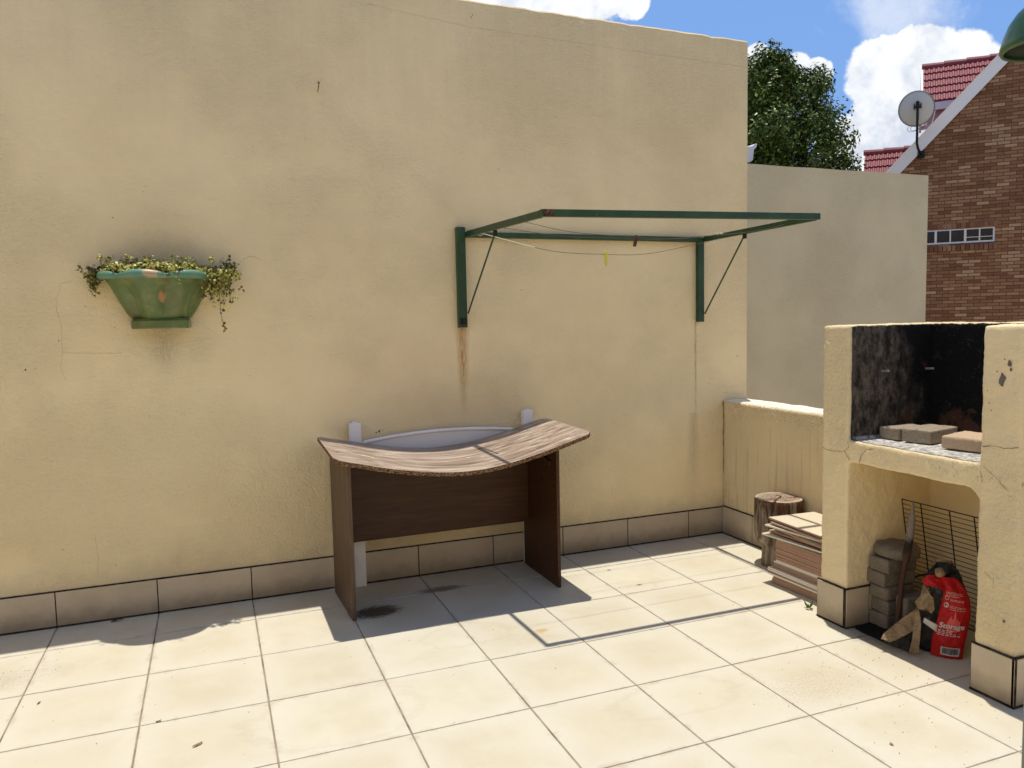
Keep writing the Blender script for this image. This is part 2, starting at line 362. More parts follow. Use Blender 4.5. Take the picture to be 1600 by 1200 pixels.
# ------------------------------------------------------------ ground and patio floor
m = Mat('dry_ground', .95, .1).world(); m.col(m.mix(m.noise(.8, 6, .6), (.46, .38, .27), (.38, .31, .21))); M_ground = m
bm = bmesh.new(); gv = [bm.verts.new(v) for v in ((-900, -900, -.35), (900, -900, -.35), (900, 900, -.35), (-900, 900, -.35))]; bm.faces.new(gv)
tag(from_bm('ground', bm, M_ground), kind='structure')
random.seed(4)
GX0, GX1, GY1 = -4.5, 5.0, -9.0
bm = bmesh.new(); box(bm, GX0, GX1, GY1, -0.001, -0.3, -0.0035, 1)
ys = [0.0, -.333]; 
while ys[-1] > GY1: ys.append(ys[-1] - .5)
g = .0068
for j in range(int(GX0 / .5), int(GX1 / .5)):
    for y1, y0 in zip(ys, ys[1:]):
        y0 = max(y0, GY1)
        if y1 - y0 < .1: continue
        M = Matrix.Translation((0, 0, random.uniform(-.0008, .0004)))
        vs = box(bm, j * .5 + g * .5 + random.uniform(-.0008, .0008), j * .5 + .5 - g * .5, y0 + g * .45, y1 - g * .45 - (0.003 if y1 == 0 else 0), -.01, 0, 0, M)
fl = from_bm('patio_floor', bm, [M_tile, M_grout]); bevel(fl, .0022, 2); tag(fl, kind='structure')
# concrete deck under the patio so it is not a floating sheet
tag(boxo('deck_slab', GX0, GX1 - .01, GY1, .2, -.345, -.305, Mat('deck_concrete', .9).col((.35, .32, .28))), kind='structure')

# unseen walls added behind the camera and at the left for warm bounce light
M_bounce = Mat('bounce_plaster', .9, .2).col((.80, .62, .38))
tag(boxo('unseen_bounce_wall', -4.5, 8.5, -9.25, -9.0, -.35, 5.2, M_bounce), 'cream wall added unseen behind the camera to bounce warm light', 'wall')
tag(boxo('unseen_side_bounce', -4.75, -4.5, -9.0, 0.23, -.35, 3.5, M_bounce), 'cream wall added unseen at the left of the patio to bounce warm light', 'wall')

# ------------------------------------------------------------ marks: ribbons and specks on a plane
def ribbon(bm, pts, w, place, seg=7, jit=1.0, seed=0):
    rnd = random.Random(seed); P = []
    for (a, b) in zip(pts, pts[1:]):
        L = sqrt((b[0] - a[0]) ** 2 + (b[1] - a[1]) ** 2); n = max(2, int(L / .012))
        for k in range(n): P.append((a[0] + (b[0] - a[0]) * k / n, a[1] + (b[1] - a[1]) * k / n))
    P.append(pts[-1]); prev = None
    for i, p in enumerate(P):
        q = P[min(i + 1, len(P) - 1)]; o = P[max(i - 1, 0)]; dx, dy = q[0] - o[0], q[1] - o[1]; L = max(1e-6, sqrt(dx * dx + dy * dy))
        nx, ny = -dy / L, dx / L; j = noise.noise(Vector((i * .45, seed * 3.3, 0))) * .006 * jit; ww = w * (0.35 + .9 * abs(noise.noise(Vector((i * .3, seed, 5))) + .35))
        c = (p[0] + nx * j, p[1] + ny * j)
        cur = (bm.verts.new(place(c[0] + nx * ww / 2, c[1] + ny * ww / 2)), bm.verts.new(place(c[0] - nx * ww / 2, c[1] - ny * ww / 2)))
        if prev: bm.faces.new((prev[0], prev[1], cur[1], cur[0]))
        prev = cur
def speck(bm, u, v, r, place, seed=0, asp=1.0):
    rnd = random.Random(seed); n = 9
    bm.faces.new([bm.verts.new(place(u + cos(2 * pi * k / n) * r * rnd.uniform(.5, 1.15), v + sin(2 * pi * k / n) * r * asp * rnd.uniform(.5, 1.15))) for k in range(n)])

# ------------------------------------------------------------ tall boundary wall
wallT = empty('boundary_wall', (2, 0, 0), 'tall cream plastered wall with green planter and drying frame fixed to it', 'wall')
WT = wallT.location
def top_edge(x): return 3.565 - (x - 2.9) * .012
random.seed(2)
bm = bmesh.new(); N = 220; prev = None
for i in range(N + 1):
    x = -4.5 + (5.0125 - -4.5) * i / N; zt = top_edge(x) + noise.noise(Vector((x * 9, 0, 0))) * .006 + noise.noise(Vector((x * 40, 2, 0))) * .0025
    cur = [bm.verts.new(v) for v in ((x, 0, -.3), (x, 0, zt - .012), (x, .012, zt), (x, .22, zt + .004), (x, .23, -.3))]
    if prev:
        for a in range(4): bm.faces.new((prev[a], cur[a], cur[a + 1], prev[a + 1]))
    else: bm.faces.new(cur)
    prev = cur
bm.faces.new(prev)
for v in bm.verts: v.co -= WT
from_bm('wall_body', bm, M_wall, wallT)
pl = lambda u, v: Vector((u, -.0007, v)) - WT
bm = bmesh.new()
for k, (pp, w) in enumerate([([(.679, 1.856), (.627, 1.835), (.60, 1.75), (.60, 1.70), (.616, 1.63), (.613, 1.48), (.60, 1.40), (.62, 1.33)], .0022), ([(.612, 1.48), (.70, 1.47), (.893, 1.462)], .0026),
      ([(.712, .466), (.718, .36), (.705, .251)], .0018), ([(3.878, .435), (3.905, .34), (3.926, .22)], .0018),
      ([(2.3, 3.46), (2.937, 3.40), (3.6, 3.385), (4.3, 3.37), (5.0, 3.355)], .0022), ([(4.80, 1.04), (4.87, 1.028), (4.99, 1.022)], .0025), ([(4.66, 1.12), (4.76, 1.075), (4.96, 1.082)], .0015)]):
    bm = bmesh.new(); ribbon(bm, pp, w, pl, seed=k); from_bm('hairline_crack', bm, M_crack2, wallT)
bm = bmesh.new()
for k, (u, v, r) in enumerate([(2.004, 2.985, .006), (1.999, 2.965, .004), (.892, 2.188, .004), (1.05, 2.33, .003), (1.06, 2.36, .0025), (.439, 1.392, .006), (.483, 1.396, .003), (.49, 1.40, .002), (.60, 1.54, .005), (.735, 1.72, .004),
      (.87, 1.605, .003), (2.94, 3.46, .005), (2.95, 3.475, .004), (2.93, 3.48, .003), (3.10, 2.55, .004), (3.24, 1.79, .004), (3.245, 1.81, .002), (4.93, 1.30, .005), (1.55, 1.31, .003), (2.28, .935, .010), (2.262, .928, .006), (2.30, .94, .004), (2.20, .968, .003),
      (.55, .42, .004), (.80, .30, .003), (1.62, 2.6, .003), (3.5, 2.9, .003), (4.1, 3.0, .003), (.3, 2.3, .003), (2.5, 3.1, .002), (4.41, .45, .003)]):
    bm = bmesh.new(); speck(bm, u, v, r * .75, pl, k, 1.3); from_bm('dirt_speck', bm, M_mark, wallT)
bm = bmesh.new()
for k, (u, v, r) in enumerate([(.886, 2.192, .009), (3.62, 3.508, .016), (3.70, 3.515, .02), (4.0, 3.512, .025), (4.03, 3.50, .018), (3.30, 3.53, .02), (3.34, 3.535, .015)]):
    bm = bmesh.new(); speck(bm, u, v, r, pl, k + 90, .45); from_bm('flaked_paint', bm, M_flk, wallT)
bm = bmesh.new()   # dotted scars left on the plaster by creeper
for k in range(34):
    t = k / 33; speck(bm, 1.505 + .13 * t, 1.935 + .055 * sin(t * 2.5), .0014, pl, k)
for k in range(14):
    t = k / 13; speck(bm, 1.50 + .05 * t, 1.90 - .0 + .06 * t * t, .0012, pl, k)
from_bm('creeper_scars', bm, M_mark, wallT)['kind'] = 'stuff'
# rusty nail stub with a little run under it
bm = bmesh.new(); tube(bm, [Vector((2.001, .002, 2.99)) - WT, Vector((2.001, -.012, 2.988)) - WT], .003); ribbon(bm, [(2.0, 2.985), (1.998, 2.93)], .006, pl)
from_bm('rusty_nail', bm, Mat('nail_rust', .9).col((.22, .09, .04)), wallT)
def skirt(parent, org, horiz, length, joints, zt=.192, th=.0105, flip=1):
    """tile skirting: dark bedding strip with glazed tiles proud of it. horiz: unit dir along wall, normal = flip*perp"""
    org = Vector(org); h = Vector(horiz); n = Vector((h.y, -h.x, 0)) * flip
    bm = bmesh.new(); bj = bmesh.new()
    def bb(b, s0, s1, d0, d1, z0, z1):
        vs = [b.verts.new(org + h * s + n * d + Vector((0, 0, z))) for z in (z0, z1) for d in (d0, d1) for s in (s0, s1)]
        for f in ((0, 2, 3, 1), (4, 5, 7, 6), (0, 1, 5, 4), (2, 6, 7, 3), (0, 4, 6, 2), (1, 3, 7, 5)): b.faces.new([vs[i] for i in f])
    bb(bj, 0, length, -.002, th - .0025, -.002, zt + .007); bb(bj, 0, length, -.001, th + .003, -.002, .0065)
    js = [0] + [j for j in joints if 0 < j < length] + [length]
    for a, b in zip(js, js[1:]): bb(bm, a + .003, b - .003, 0, th, .0085, zt + random.uniform(-.001, .001))
    j = from_bm('skirting_joint', bj, M_joint); s = from_bm('skirting', bm, M_skirt); bevel(s, .0015)
    for o in (s,): o.parent = parent; o.location -= parent.location
    j.parent = s
    return s
skirt(wallT, (-4.5, 0, 0), (1, 0, 0), 9.3, [k * .5 for k in range(1, 19)])

# ------------------------------------------------------------ low wall
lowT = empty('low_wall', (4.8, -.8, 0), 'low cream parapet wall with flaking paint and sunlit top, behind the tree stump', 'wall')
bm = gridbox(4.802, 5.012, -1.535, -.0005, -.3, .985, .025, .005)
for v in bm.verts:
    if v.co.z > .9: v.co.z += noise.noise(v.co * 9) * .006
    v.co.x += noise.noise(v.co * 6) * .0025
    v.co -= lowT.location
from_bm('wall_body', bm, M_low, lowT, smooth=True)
skirt(lowT, (4.801, -.0125, 0), (0, -1, 0), 1.5, [.335, .835, 1.335], .2, .0105)
bm = bmesh.new(); pw = lambda u, v: Vector((4.7975, u, v)) - lowT.location
ribbon(bm, [(-.006, .975), (-.016, .90), (-.02, .78), (-.012, .68), (-.02, .60), (-.012, .45)], .007, pw, seed=3)
from_bm('corner_crack', bm, M_crack, lowT)

# ------------------------------------------------------------ braai
br = empty('braai', (4.27, -2.07, 0), 'built-in cream plastered barbecue with soot-black firebox and open storage below', 'barbecue')
bm = bmesh.new()
def bx(*a): box(bm, *a)
bx(4.28, 5.02, -1.722, -1.545, 0.0, 1.535); bx(4.28, 5.02, -2.605, -2.432, 0.0, 1.535)
bx(4.855, 5.02, -2.5, -1.6, 0.0, 1.535); bx(4.282, 4.95, -2.5, -1.6, .855, .962)
vs = [(-2.445, .80), (-2.445, .87), (-2.375, .87), (-2.39, .851), (-2.418, .830)]
for s in (1,):
    a = [bm.verts.new((4.283, y, z)) for y, z in vs]; b = [bm.verts.new((4.9, y, z)) for y, z in vs]
    bm.faces.new(a); bm.faces.new(b[::-1])
    for k in range(5): bm.faces.new((a[k], b[k], b[(k + 1) % 5], a[(k + 1) % 5]))
for v in bm.verts: v.co -= br.location
o = from_bm('masonry', bm, M_braai, br)
rm = o.modifiers.new('remesh', 'REMESH'); rm.mode = 'VOXEL'; rm.voxel_size = .0085; rm.use_smooth_shade = True
sm = o.modifiers.new('smooth', 'SMOOTH'); sm.iterations = 5; sm.factor = .5
tx = bpy.data.textures.new('lumps', 'CLOUDS'); tx.noise_scale = .09; tx.noise_depth = 3
dm = o.modifiers.new('lumps', 'DISPLACE'); dm.texture = tx; dm.texture_coords = 'LOCAL'; dm.strength = .010; dm.mid_level = .5
tx2 = bpy.data.textures.new('grit', 'CLOUDS'); tx2.noise_scale = .018; tx2.noise_depth = 2
dm = o.modifiers.new('grit', 'DISPLACE'); dm.texture = tx2; dm.texture_coords = 'LOCAL'; dm.strength = .0045; dm.mid_level = .5
o2 = skirt(br, (4.2795, -1.532, 0), (0, -1, 0), .185, [], .2, .010)       # left pillar front
o2.name = 'plinth_tile'
for a in (((4.2695, -1.7245, 0), (1, 0, 0), .56, [.155]), ((4.2795, -2.424, 0), (0, -1, 0), .195, []), ((4.2695, -2.6075, 0), (1, 0, 0), .74, [.5])):
    skirt(br, a[0], a[1], a[2], a[3], .2, .010).name = 'plinth_tile'
pb = lambda u, v: Vector((4.2772, u, v)) - br.location
for k, (pp, w) in enumerate([([(-1.552, .905), (-1.60, .893), (-1.66, .90), (-1.70, .905), (-1.73, .93), (-1.72, .955)], .0028), ([(-1.70, .905), (-1.72, .88), (-1.74, .862)], .003), ([(-1.80, .862), (-1.81, .90), (-1.84, .935), (-1.89, .945)], .0028),
      ([(-2.44, 1.04), (-2.50, 1.048), (-2.56, 1.045), (-2.60, 1.055)], .0028), ([(-2.45, .955), (-2.49, .935), (-2.53, .90), (-2.56, .88)], .0024), ([(-2.47, .52), (-2.50, .50), (-2.53, .515), (-2.54, .49)], .0020), ([(-2.51, .50), (-2.51, .46)], .002)]):
    bm = bmesh.new(); ribbon(bm, pp, w, pb, seed=k + 1); from_bm('plaster_crack', bm, M_crack, br)
for k, (u, v, r, a) in enumerate([(-2.522, 1.318, .017, 2.0), (-2.550, 1.383, .010, 1.7), (-2.557, 1.36, .007, 1.4), (-2.53, 1.40, .004, 1), (-2.50, 1.35, .004, 1), (-2.47, 1.22, .004, 1), (-2.48, 1.19, .003, 1), (-2.46, 1.27, .003, 1.), (-2.56, .34, .007, 1.6), (-2.53, .24, .003, 1)]):
    bm = bmesh.new(); speck(bm, u, v, r, pb, k + 40, a); from_bm('paint_chip', bm, M_chip, br)
bm = bmesh.new()
rnd = random.Random(8)
for k in range(34): speck(bm, rnd.uniform(-2.595, -2.46), 1.50 - abs(rnd.gauss(0, .07)), rnd.uniform(.0015, .0045), pb, k + 200, .8)
for k in range(16): speck(bm, rnd.uniform(-1.70, -1.56), 1.51 - abs(rnd.gauss(0, .03)), rnd.uniform(.0012, .003), pb, k + 400, .8)
from_bm('paint_blisters', bm, Mat('paint_blister', .5).col((.84, .76, .58)), br)['kind'] = 'stuff'
for (x0, y0) in ((4.50, -1.7195), (4.80, -1.7195)):
    bm = bmesh.new(); c0 = Vector((x0, y0, 1.30)) - br.location; bar(bm, c0 + Vector((0, .01, 0)), c0 + Vector((-.018, -.055, .004)), .012, .010)
    from_bm('grid_peg', bm, Mat('steel_peg', .35, .5, .6).col((.62, .62, .62)), br)

# ------------------------------------------------------------ paving bricks
m = Mat('paver_concrete_lit', .95, .1); c = m.mix(m.noise(18, 5, .7), (.25, .205, .15), (.50, .415, .305)); c = m.mix(sstep(m.noise(130, 4, .75), .50, .66) * .65, c, (.07, .058, .045)); m.col(c); m.bump(m.noise(120, 5, .75), .006, 1.0); M_pav = m  # paler copy of the concrete, sunlight on the shelf bricks painted in
m = Mat('paver_tan', .95, .1); c = m.mix(m.noise(14, 5, .7), (.46, .34, .22), (.58, .44, .30)); c = m.mix(sstep(m.noise(120, 3, .7), .55, .7) * .4, c, (.18, .13, .09)); m.col(c); m.bump(m.noise(90, 4, .7), .004, .8); M_pavt = m
m = Mat('paver_concrete_shaded', .95, .1); c = m.mix(m.noise(16, 5, .7), (.13, .108, .078), (.30, .25, .185)); c = m.mix(sstep(m.noise(110, 4, .75), .50, .66) * .6, c, (.05, .042, .034)); m.col(c); m.bump(m.noise(100, 5, .75), .006, 1.0); M_pav_shade = m  # darker copy of the concrete, shade under the shelf painted in
def paver(L, Wd, H, rad, mat, seed, name='paving_brick'):
    bm = gridbox(-L / 2, L / 2, -Wd / 2, Wd / 2, 0, H, .007, rad)
    for v in bm.verts:
        v.co += noise.noise_vector(v.co * 75 + Vector((seed * 3, 0, 0))) * .0022 + noise.noise_vector(v.co * 12 + Vector((seed * 5, 0, 0))) * .002
    return from_bm(name, bm, mat, smooth=True)
def place(o, x, y, z, rz=0, rx=0, ry=0): o.location = (x, y, z); o.rotation_euler = (rx, ry, rz); return o
G1 = 'paving bricks on the barbecue shelf'
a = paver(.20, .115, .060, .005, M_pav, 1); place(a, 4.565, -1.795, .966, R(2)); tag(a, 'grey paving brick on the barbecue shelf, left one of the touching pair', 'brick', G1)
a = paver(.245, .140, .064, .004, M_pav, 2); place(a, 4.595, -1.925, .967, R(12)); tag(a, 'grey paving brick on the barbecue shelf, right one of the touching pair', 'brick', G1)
a = paver(.215, .175, .062, .012, M_pavt, 3); place(a, 4.575, -2.165, .966, R(14)); tag(a, 'tan rounded paving brick lying apart at the right of the barbecue shelf', 'brick', G1)
G2 = 'paving bricks stacked under the barbecue shelf'
ORD = ['lowest', 'second', 'middle', 'fourth', 'topmost']
zz = .012
for k, (dx, dy, r, rad) in enumerate([(.0, .0, 2, .007), (.012, -.006, -3, .005), (-.005, -.002, 4, .018), (-.008, .004, -2, .006), (-.006, -.004, 3, .005)]):
    a = paver(.20, .115, .070, rad, M_pav_shade, 10 + k); place(a, 4.522 + dx, -1.788 + dy, zz, R(r)); zz += .0715
    tag(a, {0: 'grey paving brick at the very bottom of the stack under the barbecue', 1: 'grey paving brick second from the bottom of the stack under the barbecue', 2: 'round-nosed grey paving brick in the middle of the stack under the barbecue',
            3: 'grey paving brick fourth from the bottom of the stack under the barbecue', 4: 'grey paving brick directly beneath the round stone slab'}[k], 'brick', G2)
bm = bmesh.new(); rings = []
for (r, z) in ((.0, 0), (.105, .0), (.128, .012), (.132, .030), (.126, .052), (.105, .062), (.0, .064)):
    rings.append([bm.verts.new((cos(t * 2 * pi / 40) * r * 1.0, sin(t * 2 * pi / 40) * r * 1.0, z)) for t in range(40)] if r else [bm.verts.new((0, 0, z))])
for a_, b_ in zip(rings, rings[1:]):
    for k in range(40):
        if len(a_) == 1: bm.faces.new((a_[0], b_[k], b_[(k + 1) % 40]))
        elif len(b_) == 1: bm.faces.new((a_[k], a_[(k + 1) % 40], b_[0]))
        else: bm.faces.new((a_[k], a_[(k + 1) % 40], b_[(k + 1) % 40], b_[k]))
for v in bm.verts: v.co += noise.noise_vector(v.co * 22) * .012 + noise.noise_vector(v.co * 60) * .003
o = from_bm('stone_slab', bm, M_pav_shade, smooth=True); o.scale = (.82, .82, 1); place(o, 4.532, -1.800, zz - .002, 0, R(2), 0); tag(o, 'rough round stone slab lying on top of the brick stack under the barbecue', 'stone')
a = paver(.235, .075, .19, .014, M_pav_shade, 30); place(a, 4.575, -1.905, .004, R(-4), 0, 0); tag(a, 'grey paving brick standing on edge beside the stack, behind the charred pole', 'brick', G2)

# ------------------------------------------------------------ grill grid, pole, soot tray
gt = empty('grill_grid', (4.70, -1.74, 0), 'black wire cooking grid leaning inside the barbecue storage space', 'grill grid')
bm = bmesh.new()
def gp(s, t): return Vector((4.73 - .105 * t, -1.742 - s * .50, .045 + .590 * t)) - gt.location   # s along, t up
for (a_, b_) in (((0, 0), (1, 0)), ((0, 1), (1, 1)), ((0, 0), (0, 1)), ((1, 0), (1, 1))): tube(bm, [gp(*a_), gp(*b_)], .0032, 6)
for s in (.235, .56, .82): tube(bm, [gp(s, 0) + Vector((-.005, 0, 0)), gp(s, 1) + Vector((-.005, 0, 0))], .0034, 6)
from_bm('grid_frame', bm, M_bolt, gt)
bm = bmesh.new()
for k in range(1, 24): tube(bm, [gp(0, k / 24), gp(1, k / 24)], .0019, 5)
from_bm('grid_bars', bm, M_bolt, gt)
m = Mat('charred_wood', .9, .1); x, y, z = m.xyz(); c = m.mix(sstep(z + (m.noise(20, 4, .7) - .5) * .2, .40, .44), (.085, .045, .030), (.03, .025, .02))
c = m.mix(sstep(z + (m.noise(30, 4, .7) - .5) * .1, .46, .50), c, m.mix(m.noise(60, 4, .7), (.08, .07, .06), (.34, .30, .26))); m.col(c); m.bump(m.noise(70, 4, .7), .004, .7)
bm = bmesh.new(); pts = []; rs = []
for k in range(22):
    t = k / 21; pts.append((.09 * t + .004 * sin(t * 9), -.010 * t + .004 * sin(t * 7), .67 * t)); rs.append(.012 + .004 * sin(t * 11) * t + (.004 if t > .55 else 0) - (.009 * max(0, t - .85) / .15))
tube(bm, pts, rs, 12); o = from_bm('charred_pole', bm, m, smooth=True); o.location = (4.425, -1.900, .004); tag(o, 'charred wooden pole, ash grey at the top, standing against the brick stack', 'pole')
for v in o.data.vertices: v.co += noise.noise_vector(v.co * 45) * .0035
m = Mat('soot_black', .9, .1); m.col(m.mix(m.noise(30, 5, .7), (.008, .007, .006), (.03, .026, .022)))
bm = bmesh.new(); n = 30; ctr = Vector((4.395, -1.87, 0)); low = []; hi = []
for k in range(n):
    t = 2 * pi * k / n; ex = .085 * (abs(cos(t)) ** .6) * (1 if cos(t) > 0 else -1); ey = .165 * (abs(sin(t)) ** .6) * (1 if sin(t) > 0 else -1); q = 1 + .10 * noise.noise(Vector((k * .7, 3, 0)))
    low.append(bm.verts.new((ctr.x + ex * q, ctr.y + ey * q, .0015))); hi.append(bm.verts.new((ctr.x + ex * q * .95, ctr.y + ey * q * .95, .009 + .004 * noise.noise(Vector((k * .9, 8, 0))))))
for k in range(n): bm.faces.new((low[k], low[(k + 1) % n], hi[(k + 1) % n], hi[k]))
bm.faces.new(hi); bm.faces.new(low[::-1])
tag(from_bm('ash_tray', bm, m), 'flat soot-black tray on the floor in front of the brick stack', 'tray')

# ------------------------------------------------------------ charcoal bag
bag = empty('charcoal_bag', (4.52, -2.22, 0), 'crumpled red and black paper charcoal bag standing under the barbecue shelf', 'bag')
RV = Vector((.6265, -.7795, 0)); FV = Vector((.7795, .6265, 0)); O0 = Vector((4.445, -2.165, 0)) - bag.location
def bp(px, py, d=0.0): return O0 + RV * ((px - 1487) * .00260) + Vector((0, 0, max(.002, (1027 - py) * .00295))) + FV * d
m = Mat('bag_black', .55, .35); c = m.mix(sstep(m.noise(14, 4, .7), .58, .66), (.012, .011, .011), (.09, .085, .08)); c = m.mix(sstep(m.noise(10, 4, .6, loc=(3, 3, 3)), .66, .70), c, (.30, .03, .03)); m.col(c); m.bump(m.noise(28, 4, .6), .012, .8); M_bblack = m
m = Mat('bag_kraft', .8, .15); m.col(m.mix(m.noise(12, 5, .6), (.22, .15, .082), (.36, .26, .15))); m.bump(m.noise(16, 5, .7, dist=1.5), .03, 1.0); m.col(m.mix(sstep(m.noise(13, 4, .7, dist=1.0), .45, .62), (.35, .25, .145), (.26, .18, .10))); M_kraft = m
m = Mat('bag_red', .55, .25); m.col(m.mix(m.noise(8, 5, .6), (.36, .005, .007), (.47, .010, .010))); m.bump(m.noise(17, 4, .6), .020, .8); M_bred = m
# body: lofted rings, black
bm = bmesh.new(); rings = []
for i in range(15):
    t = i / 14; z = .002 + .345 * t; wx = .118 * (1 - .28 * t ** 2); wy = .085 * (1 - .45 * t ** 2); cx = 1463 + 22 * t
    ring = []
    for k in range(36):
        a_ = 2 * pi * k / 36; ca, sa = cos(a_), sin(a_)
        e = (abs(ca) ** .65 * (1 if ca > 0 else -1), abs(sa) ** .65 * (1 if sa > 0 else -1))
        p = bp(cx + 6, 1027) + RV * e[0] * wx * .62 + FV * (e[1] * wy + .105); p.z = z
        if i: p += noise.noise_vector(p * 17) * .018 + noise.noise_vector(p * 45) * .006
        ring.append(bm.verts.new(p))
    rings.append(ring)
for a_, b_ in zip(rings, rings[1:]):
    for k in range(36): bm.faces.new((a_[k], a_[(k + 1) % 36], b_[(k + 1) % 36], b_[k]))
bm.faces.new(rings[0]); tv = bm.verts.new(sum((v.co for v in rings[-1]), Vector()) / 36 + Vector((0, 0, .018)))
for k in range(36): bm.faces.new((rings[-1][k], rings[-1][(k + 1) % 36], tv))
from_bm('bag_body', bm, M_bblack, bag, smooth=True)
# red front panel as a surface S(u,v)
ROWS = [(1027, 1463, 1512), (1012, 1463.5, 1514), (998, 1465, 1516), (982, 1469, 1519), (966, 1473, 1521.5), (951, 1476, 1523), (937, 1479, 1522), (924, 1481.5, 1519), (914, 1482, 1513), (906, 1478, 1506), (900, 1472, 1498)]
def SP(u, v, off=0.0):
    f = v * (len(ROWS) - 1); i = min(int(f), len(ROWS) - 2); f -= i; a_, b_ = ROWS[i], ROWS[i + 1]
    py = a_[0] + (b_[0] - a_[0]) * f; l = a_[1] + (b_[1] - a_[1]) * f; r = a_[2] + (b_[2] - a_[2]) * f
    px = l + (r - l) * u; d = -.022 * sin(pi * min(1, max(0, u))) ** .7 + .03 * max(0, v - .7) * 2 + .004 * sin(v * 13 + u * 3) + noise.noise(Vector((u * 2.2, v * 5, 1))) * .012 + noise.noise(Vector((u * 6, v * 16, 2))) * .0035
    return bp(px, py, d - off)
bm = bmesh.new(); G = [[bm.verts.new(SP(i / 28, j / 90)) for i in range(29)] for j in range(91)]
for j in range(90):
    for i in range(28): bm.faces.new((G[j][i], G[j][i + 1], G[j + 1][i + 1], G[j + 1][i]))
o = from_bm('red_panel', bm, M_bred, bag, smooth=True); sd = o.modifiers.new('solid', 'SOLIDIFY'); sd.thickness = .0012; sd.offset = -1 
def sheet(name, pts, mat, parent=bag, amp=.006, sub=4, thick=.0016):
    """crumpled paper facet: pts are corner positions, triangulated, subdivided and creased"""
    bm = bmesh.new(); f = bm.faces.new([bm.verts.new(p) for p in pts]); bmesh.ops.triangulate(bm, faces=bm.faces[:])
    for _ in range(sub): bmesh.ops.subdivide_edges(bm, edges=bm.edges[:], cuts=1, use_grid_fill=True)
    for v in bm.verts: v.co += FV * (noise.noise(v.co * 22) * amp * 2.6 + noise.noise(v.co * 60) * amp * .9)
    o = from_bm(name, bm, mat, parent, smooth=True); s_ = o.modifiers.new('solid', 'SOLIDIFY'); s_.thickness = thick; return o
sheet('red_flap', [bp(1484, 921, -.014), bp(1470, 914, -.024), bp(1452, 916, -.020), bp(1447, 907, -.012), bp(1456, 899, 0), bp(1474, 898, .012), bp(1492, 903, .02)], M_bred)
sheet('kraft_fold', [bp(1384, 1006, -.075), bp(1388, 999, -.05), bp(1441, 953, .0), bp(1439, 985, -.035), bp(1432, 992, -.03), bp(1412, 1003, -.055), bp(1398, 1010, -.07)], M_kraft)
sheet('kraft_fold', [bp(1437, 957, -.012), bp(1443, 953, -.02), bp(1448, 975, -.04), bp(1445, 1022, -.058), bp(1429, 1024, -.05), bp(1434, 1000, -.045)], M_kraft, amp=.004)
sheet('kraft_fold', [bp(1386, 1011, -.06), bp(1412, 1004, -.045), bp(1434, 990, -.02), bp(1432, 1025, -.04), bp(1412, 1020, -.05)], M_bblack, amp=.004)
sheet('kraft_collar', [bp(1441, 952, -.018), bp(1437, 941, -.03), bp(1446, 929, -.028), bp(1449, 914, -.018), bp(1458, 921, -.035), bp(1466, 932, -.034), bp(1468, 950, -.028), bp(1463, 959, -.024), bp(1452, 953, -.035)], M_kraft, amp=.009)
sheet('white_band', [bp(1452, 966, -.026), bp(1475, 977, -.014), bp(1472, 988, -.014), bp(1450, 974, -.026)], Mat('label_white', .6).col((.62, .60, .56)), amp=.001, sub=2)
sheet('black_top', [bp(1452, 916, .0), bp(1455, 896, .02), bp(1470, 883, .05), bp(1492, 880, .06), bp(1506, 898, .05), bp(1522, 935, .04), bp(1500, 915, .02), bp(1480, 905, .02)], M_bblack, amp=.010)
sheet('kraft_top', [bp(1462, 885, .07), bp(1470, 878, .075), bp(1492, 879, .08), bp(1500, 887, .08), bp(1482, 890, .06)], M_kraft, amp=.006)
bm = bmesh.new(); bmesh.ops.create_icosphere(bm, subdivisions=3, radius=.020)
for v in bm.verts: v.co = Vector((v.co.x, v.co.y, v.co.z * 1.15)) + noise.noise_vector(v.co * 60) * .006; v.co += bp(1474, 893, .0)
from_bm('kraft_knot', bm, M_kraft, bag, smooth=True)
M_ink = Mat('white_ink', .6).col((.62, .55, .52)); M_inkb = Mat('black_ink', .6).col((.02, .02, .02)); M_flame = Mat('flame_print', .5).col((.66, .10, .085))
def text_on(name, s, u0, v0, size, mat, asp=1.0, weight=0.0, off=.0055):
    cu = bpy.data.curves.new('t', 'FONT'); cu.body = s; cu.size = 1; cu.offset = weight; cu.fill_mode = 'FRONT'; cu.resolution_u = 6
    to = bpy.data.objects.new('t', cu); COL.objects.link(to); bpy.context.view_layer.update()
    me = bpy.data.meshes.new_from_object(to.evaluated_get(bpy.context.evaluated_depsgraph_get())); bpy.data.objects.remove(to)
    for v in me.vertices: v.co = SP(u0 + v.co.x * size * 7.6 * asp, v0 + v.co.y * size * 2.2, off)
    me.name = name; return link(name, me, mat, bag)
text_on('storage_lettering', 'Storage', .10, .325, .034, M_ink, 1.0, .022)
rnd = random.Random(3)
bm = bmesh.new()
def dash(u0, u1, v, h=.0055, b=bm, off=.0038):
    n = max(1, int((u1 - u0) / .025)); 
    for k in range(n):
        a_ = u0 + (u1 - u0) * k / n; e = u0 + (u1 - u0) * (k + 1) / n
        b.faces.new([b.verts.new(SP(a_, v, off)), b.verts.new(SP(e, v, off)), b.verts.new(SP(e, v + h, off)), b.verts.new(SP(a_, v + h, off))])
def words(u0, u1, v, h=.006):
    u = u0
    while u < u1:
        w = rnd.uniform(.05, .13); dash(u, min(u + w, u1), v, h); u += w + .03
for v_ in (.298, .282, .266, .25): words(.10, .74 + rnd.uniform(-.2, .1), v_)
for v_ in (.74, .722, .700, .680): words(.10, .50 + rnd.uniform(-.1, .35), v_, .005)
for v_ in (.640, .625): words(.30, .80, v_, .004)
for v_ in (.56, .545, .525): words(.32, .85, v_, .004)
